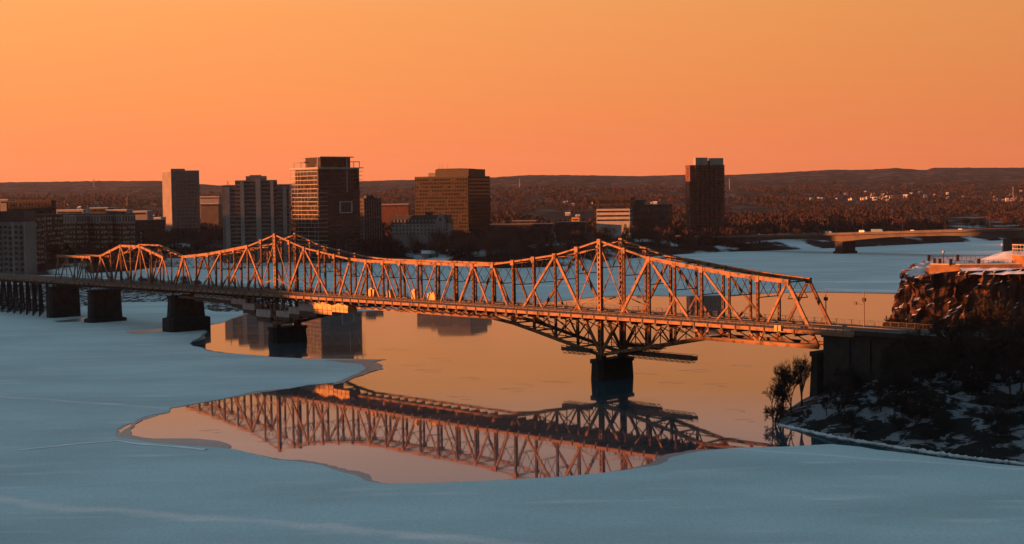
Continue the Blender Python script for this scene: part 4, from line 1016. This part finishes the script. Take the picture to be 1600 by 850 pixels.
# brick tower on the right
e, wl, wr, h = corner(1071, 1078, 1132, 259, 1480, 72, 'brick_tower', 'tall red-brown brick apartment tower standing alone right of centre with pale rooftop drum')
core(e, wl, wr, h, 'brick', 'brick', .6)
n = 27
for i in range(n):
    z = 4+i*(h-6)/n; fh = (h-6)/n
    g_ = MB()
    g_.box(-.3, .06, wr*.04, wr*.94, z+fh*.3, z+fh*.85)
    g_.box(-wl*.7, -wl*.3, -.06, .3, z+fh*.3, z+fh*.8); g_.build('window_band', M['glass'], e)
    for a_, b_ in ((.02, .14), (.30, .42), (.72, .82)): s = MB(); s.box(.02, 1.5, wr*a_, wr*b_, z-.1, z+.1); s.box(1.4, 1.5, wr*a_, wr*b_, z+.1, z+fh*.38); s.build('balcony', M['brick'], e)
m = MB()
for a_ in (.15, .30, .435, .57, .70, .83): m.box(-.1, 1.9, wr*a_-.5, wr*a_+.5, 0, h-.2)
m.build('brick_fin', M['brick_dark'], e)
pent(e, -wl+3, -3, wr*.2, wr*.55, h+.6, h+8.2, 'conc_pale'); pent(e, -wl+2, -1, wr*.62, wr*.98, h+.6, h+7.6, 'conc_pale'); pent(e, -wl+4, -3, wr*.55, wr*.62, h+.6, h+5, 'brick', 'lift_head')
# offices on the right-centre
e, wl, wr, h = simple_tower(((926, 985, 992, 309, 1560, 10, 'dark_office', 'dark flat-topped office with a rooftop block, behind the striped pale office'), {}), 'brick_dark', 6, (6, 4)); pent(e, -wl*.72, -wl*.42, 4, 12, h+.6, h+5)
pent(e, -wl*.3, -wl*.1, 4, 10, h+.6, h+3)
e, wl, wr, h = corner(932, 984, 992, 326, 1430, 12, 'striped_office', 'low pale office with two dark window stripes lit orange'); wr = 18
core(e, wl, wr, h, 'white', 'roof', .4)
for k in range(3): b = MB(); z = h-2.6-k*4.2; b.box(-wl+.5, -.5, -.06, .2, z-.9, z+.8); b.box(-.2, .06, .5, wr-.5, z-.9, z+.8); b.build('window_band', M['glass'], e)
e, wl, wr, h = simple_tower(((990, 1044, 1050, 320, 1450, 12, 'flat_office', 'dark low office with blue-grey window bands, left of the brick tower'), {}), 'brick_dark', 4, (8, 3), 'glass'); pent(e, -wl*.95, -wl*.7, 3, 9, h+.6, h+5)
for (xl, xc, xr, yt, Y, lab) in ((765, 862, 870, 350, 1330, 'long low dark flat-roofed building right of the brown office block'), (800, 838, 842, 345, 1420, 'small dark hall with a pale roof edge behind the long low building'), (868, 914, 918, 347, 1440, 'low flat building among trees left of the striped office'), (893, 905, 908, 340, 1600, 'tiny pale shed catching orange light left of the striped office')):
    e, wl, wr, h = corner(xl, xc, xr, yt, Y, 8, 'low_building', lab); wr = 16; core(e, wl, wr, h, 'canvas' if 'tiny' in lab else 'brick_dark', 'conc_pale', .5); b = MB(); b.box(-wl+1, -1, -.06, .2, h-3, h-1.6); b.build('window_band', M['glass'], e)
# left side
e, wl, wr, h = corner(-30, 37, 40, 331, 1040, 8, 'apartment_block', 'grey apartment block at the left edge with dark top storey and stacked balconies'); wr = 18
core(e, wl, wr, h, 'concrete'); b = MB(); b.box(-wl+.01, .25, -.3, wr-.1, h-7, h-.01); b.build('top_storey', M['roof'], e)
for i in range(10):
    z = 3+i*(h-11)/10; g_ = MB(); s = MB()
    for k in range(8): x = -wl*(k+.85)/8; g_ = MB(); g_.box(x, x+wl/8*.6, -.05, .2, z+.3, z+2.1); g_.build('window', M['glass'], e)
    for k in range(0, 8, 2): s = MB(); x = -wl*(k+.9)/8; s.box(x, x+wl/8*.72, -1.2, -.06, z, z+.15); s.box(x, x+wl/8*.72, -1.25, -1.15, z+.15, z+1); s.build('balcony', M['roof'], e)
b = MB(); b.box(-wl*.3, -wl*.24, -.35, .1, 0, h-7.1); b.box(-wl*.62, -wl*.57, -.35, .1, 0, h-7.1); b.box(-.5, .3, -.4, .1, 0, h-7.1); b.build('pale_strip', M['conc_pale'], e)
simple_tower(((10, 80, 87, 314, 1330, 12, 'brown_block', 'wide brown apartment block with rows of windows behind the left-edge block'), {}), 'brick_dark', 7, (14, 3), 'glass', wfrac=.6)
e, wl, wr, h = simple_tower(((40, 54, 68, 337, 1130, 45, 'brick_block', 'brick block right of the left-edge block with one sunlit orange side'), {}), 'brick', 9, (4, 4), 'glint', wfrac=.5)
e, wl, wr, h = simple_tower(((56, 72, 98, 336, 1160, 50, 'brick_block', 'dark brick block with bright reflecting window column near the left edge'), {}), 'brick', 9, (5, 6), 'glint', wfrac=.45)
for (xl, xc, xr, Y, lab) in ((97, 118, 138, 1190, 'first wing from the left of the long pale-topped brick complex'), (134, 156, 176, 1195, 'middle wing of the long pale-topped brick complex below the steeple'), (172, 190, 211, 1200, 'right wing of the long pale-topped brick complex')):
    e, wl, wr, h = corner(xl, xc, xr, 335, Y, 42, 'brick_complex', lab, group='wings of the brick complex'); core(e, wl, wr, h, 'brick'); band_facade(e, wl, wr, h, 9, 2, 'glint', 'brick', bays=(5, 5), wfrac=.5)
    b = MB(); b.box(-wl-.4, .4, -.45, wr, h-7, h-.3); b.build('pale_top_storey', M['conc_pale'], e)
    for k in range(5):
        x = -wl*(k+.75)/5; y = wr*(k+.25)/5; b = MB(); b.box(x, x+1.6, -.5, -.3, h-6, h-1.5); b.build('window', M['brick'], e)
        b = MB(); b.box(.3, .46, y, y+1.6, h-6, h-1.5); b.build('window', M['brick'], e)
e, wl, wr, h = simple_tower(((208, 226, 258, 345, 1230, 45, 'dark_brick_block', 'dark brick block right of the brick complex with one bright column of windows'), {}), 'brick_dark', 8, (4, 6), 'glass', wfrac=.4)
for i in range(7): b = MB(); b.box(-wl*.35, -wl*.35+1.5, -.4, -.31, 3+i*3.2, 4.6+i*3.2); b.build('window', M['canvas'], e)  # pale panes with the sun's glint put into their colour
e = empty('church_steeple', at(137, 336, 1300)*1.0, 0, 'small pale church steeple rising above the brick complex', 'steeple'); e.location.z = 10
zz = at(137, 336, 1300).z-10; b = MB(); b.box(-2, 2, -2, 2, 0, zz); b.build('tower', M['conc_pale'], e); b = MB(); b.cone((0, 0, zz), (0, 0, zz+9), 2.4, .1, 8); b.build('spire', M['white'], e)
for (xl, xr, yt, Y, mt, lab) in ((88, 132, 328, 1420, 'conc_pale', 'low pale flat building behind the brick complex, left of the steeple'), (140, 170, 325, 1450, 'roof', 'dark low roof just right of the steeple'), (165, 200, 328, 1430, 'conc_pale', 'pale flat-roofed building right of the steeple'), (205, 232, 330, 1500, 'conc_pale', 'pale low sheds left of the pale hotel tower'),
                                 (312, 344, 307, 2300, 'conc_pale', 'long white warehouse far off right of the pale hotel tower'), (313, 343, 318, 2000, 'conc_dark', 'pale warehouse below the long white one'), (596, 640, 319, 2100, 'brick', 'orange-lit flat warehouse left of the brown office block'), (240, 253, 340, 1500, 'white', 'small white house at the foot of the pale hotel tower'), (0, 14, 312, 1450, 'conc_pale', 'pale block corner above the left-edge apartments')):
    e, wl, wr, h = corner(xl, xr-2, xr, yt, Y, 6, 'low_building', lab); wr = 16; core(e, wl, wr, h, mt, 'snow', .5); b = MB(); b.box(-wl+1, -1, -.06, .2, h-3.2, h-1.6); b.build('window_band', M['glass'], e)
# snow-roofed kiosk on the river bank and small huts
for px, py, wd, lab in ((672, 397, 14, 'snow-roofed park building on the bank, left of its smaller neighbour'), (705, 398, 9, 'small snow-roofed hut on the bank below the mansard residence')):
    P = gnd(px, py, 6); e = empty('park_hut', (P.x, P.y, land_z(P.x, P.y)), .1, lab, 'hut')
    b = MB(); b.box(-wd/2, wd/2, -4, 4, 0, 3.4); b.build('wall', M['conc_pale'], e); b = MB(); b.v = [(-wd/2-.6, -4.6, 3.4), (wd/2+.6, -4.6, 3.4), (wd/2+.6, 4.6, 3.4), (-wd/2-.6, 4.6, 3.4), (-wd/2, 0, 6), (wd/2, 0, 6)]; b.f = [(0, 1, 5, 4), (2, 3, 4, 5), (0, 4, 3), (1, 2, 5), (3, 2, 1, 0)]; b.build('roof', M['snow'], e)
    b = MB(); b.box(-1, 1, -4.05, -3.9, 0, 2.3); b.build('door', M['roof'], e)
# masts
for px, yt, yb, Y, lab in ((1140, 279, 296, 3200, 'thin pale mast right of the brick tower'), (1583, 292, 306, 2600, 'thin lit mast near the right edge above the woods'), (147, 280, 292, 4500, 'faint mast on the left skyline'), (199, 308, 334, 1480, 'thin lit pole beside the brick complex'), (812, 280, 292, 4000, 'faint mast right of the brown office block'), (356, 283, 292, 1260, 'thin antenna above the grey apartment tower')):
    A, Bp = at(px, yt, Y), at(px, yb, Y); b = MB(); w_ = Y*.00028; b.cone((0, 0, 0), (0, 0, A.z-Bp.z), w_, w_*.6, 5)
    for k in (.3, .6, .85): b.box(-w_*1.6, w_*1.6, -w_*1.6, w_*1.6, (A.z-Bp.z)*k, (A.z-Bp.z)*k+w_*1.5)
    o = b.build('mast', M['conc_pale']); o.location = Bp; tag(o, lab, 'mast')
# suburban houses on the right-hand slopes
rd = random.Random(5)
hp = []
for vrt in range(3):
    e = empty('house', (0, 0, -500)); wd = (11, 14, 9)[vrt]; b = MB(); b.box(-wd/2, wd/2, -4, 4, -2, 5); b.build('wall', M['white' if vrt < 2 else 'canvas'], e)
    b = MB(); b.v = [(-wd/2-.5, -4.5, 5), (wd/2+.5, -4.5, 5), (wd/2+.5, 4.5, 5), (-wd/2-.5, 4.5, 5), (-wd/2, 0, 8), (wd/2, 0, 8)]; b.f = [(0, 1, 5, 4), (2, 3, 4, 5), (0, 4, 3), (1, 2, 5), (3, 2, 1, 0)]; b.build('roof', M['snow' if vrt else 'roof'], e); hp.append(e)
first = [True]*3
def houses(n, x0, x1, r0, r1, lab, grp):
    for _ in range(n):
        v = rd.randrange(3); px = rd.uniform(x0, x1); r = rd.uniform(r0, r1); k = ray(px, 300); x = k.x/k.y*r
        o = hp[v] if first[v] else copy_tree(hp[v]); first[v] = False
        o.location = (x, r, land_z(x, r)+2); o.rotation_euler = (0, 0, rd.uniform(-.6, .6)); o.scale = (rd.uniform(.45, .8),)*3; tag(o, lab, 'house', grp)
houses(48, 1260, 1600, 3300, 3900, 'tiny pale house among the woods on the far right slope', 'houses on the far right slope')
houses(9, 1350, 1400, 3400, 3600, 'tiny pale house in the dense cluster of the far right slope', 'dense cluster of houses on the right slope')
houses(26, 880, 1050, 2300, 3300, 'tiny lit house in the woods behind the dark offices', 'houses behind the offices')
houses(30, 20, 340, 2600, 3900, 'tiny pale house among the woods on the far left plain', 'houses on the far left plain')

# ------------------------------------------------------------------ trees
def branch_tree(seed, h, spread=.5, depth=6, stems=1, lean=0, thin=.035):
    r = random.Random(seed); tk, cr_ = MB(), MB()
    def grow(p, d, L, rad, k):
        q = p+d*L
        (tk if k >= depth-1 else cr_).cone(p, q, rad, rad*.68, 5 if k > depth-3 else 3, False)
        if k == 0: return
        n = 3 if k > 1 else 4
        for i in range(n):
            ax = d.orthogonal().normalized(); ax.rotate(Matrix.Rotation(r.uniform(0, 6.28), 3, d)) 
            nd = (d+ax*r.uniform(.25, .9)*spread*1.5+Vector((0, 0, .12))).normalized()
            s = p+(q-p)*(1 if i == 0 else r.uniform(.45, 1)); grow(s, nd, L*r.uniform(.62, .86), max(thin, rad*r.uniform(.5, .68)), k-1)
    for s in range(stems):
        d = Vector((r.uniform(-.35, .35)*(stems > 1), r.uniform(-.35, .35)*(stems > 1), 1)).normalized()
        grow(Vector((r.uniform(-.5, .5)*(stems > 1), r.uniform(-.5, .5)*(stems > 1), -.4)), d, h*.27, h*.014+.05, depth)
    return tk, cr_
def tree_proto(name, tk, cr_, mt, mc):
    e = empty(name, (0, 0, -500)); tk.build('trunk', M[mt], e); cr_.build('crown', M[mc], e); return e
near = [tree_proto('bare_tree', *branch_tree(11+i, h, sp, dep, st, 0, (.026, .055, .055, .04)[i]), 'bark', 'twig_dark') for i, (h, sp, dep, st) in enumerate(((16, .52, 6, 2), (13, .5, 6, 1), (11, .75, 6, 1), (7, .8, 5, 3)))]
used = set()
def place(protos, v, loc, sc, rz, lab, cat, grp):
    o = protos[v] if (id(protos), v) not in used else copy_tree(protos[v]); used.add((id(protos), v))
    o.location = loc; o.scale = (sc,)*3; o.rotation_euler = (0, 0, rz); tag(o, lab, cat, grp)
    if any(w_ in lab for w_ in ('scrub', 'shrub', 'bush', 'brush')): o.name = 'bare_shrub'; o['category'] = 'shrub'
    return o
def on_bank(px, Y):
    k = ray(px, 640); x = k.x/k.y*Y; return x, Y, bank_z(x, Y)
rd = random.Random(3)
for px, Y, v, sc, lab in ((1208, 345, 0, .8, 'leftmost bare tree of the waterside clump, leaning over the water'), (1222, 347, 0, 1.0, 'tallest bare tree of the clump at the water edge below the truss end'), (1236, 352, 1, 1.02, 'bare tree in the middle of the waterside clump, beside the pier'), (1254, 356, 0, .92, 'bare tree at the right of the waterside clump, against the pier'),
                          (1212, 344, 3, 1.1, 'low bare bush at the left foot of the waterside clump'), (1376, 330, 1, .85, 'bare tree standing alone in front of the snow patch below the abutment'), (1345, 345, 3, 1.2, 'bare bush on the slope below the abutment'),
                          (1500, 338, 2, 1.5, 'wide spreading bare tree high on the bank under the road'), (1585, 325, 2, 1.6, 'wide bare tree at the right edge of the bank'), (1550, 345, 1, 1.25, 'upright bare tree on the bank between two spreading trees'), (1440, 345, 2, 1.15, 'spreading bare tree on the bank left of the widest tree'),
                          (1330, 322, 3, 1.0, 'small bare bush low on the bank near the shore ice')):
    x, y, z = on_bank(px, Y); place(near, v, (x, y, z-.2), sc, rd.uniform(0, 6), lab, 'tree', 'bare trees on the river bank')
for i in range(44):
    px = rd.uniform(1312, 1660); Y = rd.uniform(322, 362); x, y, z = on_bank(px, Y)
    if z < 2.5 or (px-1470)**2/9000+(Y-345)**2/150 < .5 and rd.random() < .5: continue
    place(near, rd.choice((1, 2, 2)), (x, y, z-.3), rd.uniform(.55, 1.0), rd.uniform(0, 6), 'tall dark leafless tree in the tangle below the approach road', 'tree', 'tangled trees below the approach road')
for px, Y, v, sc, lab in ((1480, 333, 1, 1.05, 'tall straight-trunked bare tree on the upper bank, left of the pair'), (1522, 328, 1, 1.2, 'tallest bare tree on the upper right bank'), (1568, 330, 2, 1.4, 'broad bare tree on the bank near the right edge'), (1420, 334, 1, .9, 'slim bare tree halfway along the bank'), (1596, 318, 1, 1.15, 'dark bare trunk at the right edge of the photo'), (1455, 318, 3, 1.3, 'many-stemmed bare shrub in the middle of the snowy slope')):
    x, y, z = on_bank(px, Y); place(near, v, (x, y, z-.2), sc, px*.7, lab, 'tree', 'bare trees on the river bank')
for i in range(95):
    px = rd.uniform(1290, 1680); Y = rd.uniform(298, 352); x, y, z = on_bank(px, Y)
    if z < 1.2: continue
    place(near, 3 if rd.random() < .75 else rd.randrange(1, 3), (x, y, z-.2), rd.uniform(.45, .95), rd.uniform(0, 6), 'dark leafless scrub on the snowy right bank', 'tree', 'scrub on the right bank')
for px, Y, v, sc, lab in ((1380, 392, 3, 1.0, 'rounded leafless bush behind the road left of the cliff'), (1405, 402, 3, 1.5, 'dense dark leafless bush at the left foot of the cliff'), (1418, 405, 2, .75, 'small bare tree against the left foot of the cliff'), (1392, 398, 2, .7, 'low bare tree left of the dense bush by the cliff'), (1448, 408, 3, .6, 'wispy bare shrub at the base of the cliff')):
    k = ray(px, 510); x = k.x/k.y*Y; place(near, v, (x, Y, max(bank_z(x, Y), 14)-.2), sc, px, lab, 'tree', 'bushes at the foot of the cliff')
for i in range(16):
    px = rd.uniform(1440, 1640); Y = rd.uniform(384, 396); k = ray(px, 520); x = k.x/k.y*Y
    place(near, 3, (x, Y, 18.3), rd.uniform(.35, .6), i, 'leafless brush between the road and the cliff foot', 'tree', 'brush along the cliff foot')
# crowns of fine twig faces for trees across the river
def far_tree(seed, h, w_, n, conifer=False):
    r = random.Random(seed); tk, c = MB(), MB()
    tk.cone((0, 0, -1), (0, 0, h*.55), h*.02+.06, h*.012, 5)
    lobes = [(Vector((r.uniform(-.28, .28)*w_, r.uniform(-.28, .28)*w_, h*r.uniform(.42, .78))), r.uniform(.22, .36)*w_) for _ in range(7)]
    if not conifer:
        for lc, lr in lobes: tk.cone((0, 0, h*.3), lc, .14, .06, 3, False)
    for i in range(n):
        if conifer:
            t = r.random()**.7; z = h*(1-t)*.92+.06*h; R = w_*.42*t+.15; a_ = r.uniform(0, 6.28); p = Vector((math.cos(a_)*R*r.uniform(.4, 1), math.sin(a_)*R*r.uniform(.4, 1), z)); dd = Vector((math.cos(a_), math.sin(a_), -.25))*r.uniform(.7, 1.6); wd = .5
        else:
            lc, lr = r.choice(lobes); d = Vector((r.gauss(0, 1), r.gauss(0, 1), r.gauss(0, .9))).normalized(); p = lc+d*lr*r.random()**.45; dd = (d+Vector((0, 0, .7))).normalized()*r.uniform(.9, 2.2); wd = .11
        sd = Vector((r.uniform(-1, 1), r.uniform(-1, 1), r.uniform(-.3, .3))).normalized()*wd
        c.tri(p-sd, p+sd, p+dd)
    return tk, c
city = [tree_proto('bare_tree', *far_tree(i, h, w_, 1500), 'bark', mt) for i, (h, w_, mt) in enumerate(((13, 12, 'twig'), (11, 11, 'twig_dark'), (15, 12, 'twig'), (9, 10, 'twig'), (12, 13, 'twig_dark')))]
cony = [tree_proto('evergreen_tree', *far_tree(50+i, h, w_, 500, True), 'bark', 'ever') for i, (h, w_) in enumerate(((13, 7), (10, 6)))]
def grove(n, x0, x1, d0, d1, lab, grp, s0=.75, s1=1.25, cf=.0):
    for _ in range(n):
        px = rd.uniform(x0, x1); g0 = gnd(px, interp(shore_px, px)); Y = g0.y+rd.uniform(d0, d1); x = g0.x/g0.y*Y
        if rd.random() < cf: place(cony, rd.randrange(2), (x, Y, land_z(x, Y)), rd.uniform(s0, s1), rd.uniform(0, 6), 'dark pointed evergreen in '+grp, 'tree', 'evergreens in '+grp)
        else: place(city, rd.randrange(5), (x, Y, land_z(x, Y)), rd.uniform(s0, s1), rd.uniform(0, 6), lab, 'tree', 'bare trees in '+grp)
grove(34, -20, 340, 20, 120, 'leafless brown tree before the brick buildings on the left shore', 'the left shore grove')
grove(14, 255, 350, 130, 330, 'leafless tree between the hotel tower and the grey apartment tower', 'the gap left of the grey tower')
grove(40, 340, 620, 12, 75, 'leafless tree on the shore in front of the apartment towers', 'the shore below the towers', .8, 1.3, .1)
grove(36, 600, 800, 25, 130, 'leafless reddish tree around the park huts on the shore', 'the park by the huts', .8, 1.5, .15)
grove(60, 760, 1040, 5, 130, 'leafless tree in the thick wood along the middle shore', 'the middle shore wood', .9, 1.4, .3)
grove(24, 1040, 1190, 15, 110, 'leafless tree on the snowy point left of the far bridge', 'the snowy point', .6, 1.1, .3)
grove(40, 1120, 1620, 30, 160, 'reddish leafless tree behind the far bridge', 'the wood behind the far bridge', .8, 1.4, .15)
for i in range(34):
    px = rd.uniform(-60, 440); t = rd.uniform(.25, .85); A, Bk = gnd(px, interp(front, px)), gnd(px, interp([(-260, 446), (100, 443), (300, 446), (440, 455)], px)); P = A+(Bk-A)*t
    place(city, 3, (P.x, P.y, 1.4), rd.uniform(.35, .7), i, 'low leafless shrub on the spit beneath the left spans', 'shrub', 'shrubs on the spit')
# the wider woods, one mass
def woods(name, n, x0, x1, r0, r1, mt, seed, dens=None):
    r = random.Random(seed); b = MB(); c = 0
    while c < n:
        px = r.uniform(x0, x1); Y = r0*(r1/r0)**r.random(); g0 = gnd(px, interp(shore_px, px))
        if Y < g0.y+20: continue
        k = g0.x/g0.y; x = k*Y
        if noise.noise(Vector((x*.006, Y*.004, seed))) < -.12: continue
        z = terrain_z(px, Y, g0.y); h = r.uniform(7, 14)*(1 if Y < 3000 else 1.3); c += 1
        for i in range(16 if Y < 2400 else 9):
            s = h*.26; p = Vector((x+r.gauss(0, s*.8), Y+r.gauss(0, s*.8), z+h*r.uniform(.25, .8))); d = Vector((r.uniform(-.5, .5), r.uniform(-.5, .5), 1)).normalized()*s*r.uniform(.7, 1.3); sd = Vector((r.uniform(-1, 1), r.uniform(-1, 1), r.uniform(-.2, .2))).normalized()*s*.45
            b.tri(p-sd, p+sd, p+d)
    tag(b.build(name, M[mt]), 'wide belt of leafless winter woods stretching back to the hills', 'woods', None, 'stuff')
M['wood_a'] = mat('woods_brown', (.040, .017, .013), (.014, .009, .008), .006, .95, 6, coord='Object')
woods('far_woods', 15000, -150, 1750, 1180, 4800, 'wood_a', 21)
for b_, lab in (('', ''),): pass

# ------------------------------------------------------------------ haze
hz = MB(); hz.box(-9000, 9000, -600, 11000, -3, 330)
hm = bpy.data.materials.new('haze'); hm.use_nodes = True; t = hm.node_tree; t.nodes.clear()
o_ = N(t, 'ShaderNodeOutputMaterial'); pv = N(t, 'ShaderNodeVolumePrincipled'); pv.inputs['Color'].default_value = (.85, .82, .95, 1); pv.inputs['Density'].default_value = 1.2e-5; pv.inputs['Anisotropy'].default_value = .2
t.links.new(pv.outputs[0], o_.inputs['Volume'])
ho = tag(hz.build('haze', hm), 'thin evening haze over the river valley', 'haze', None, 'stuff')
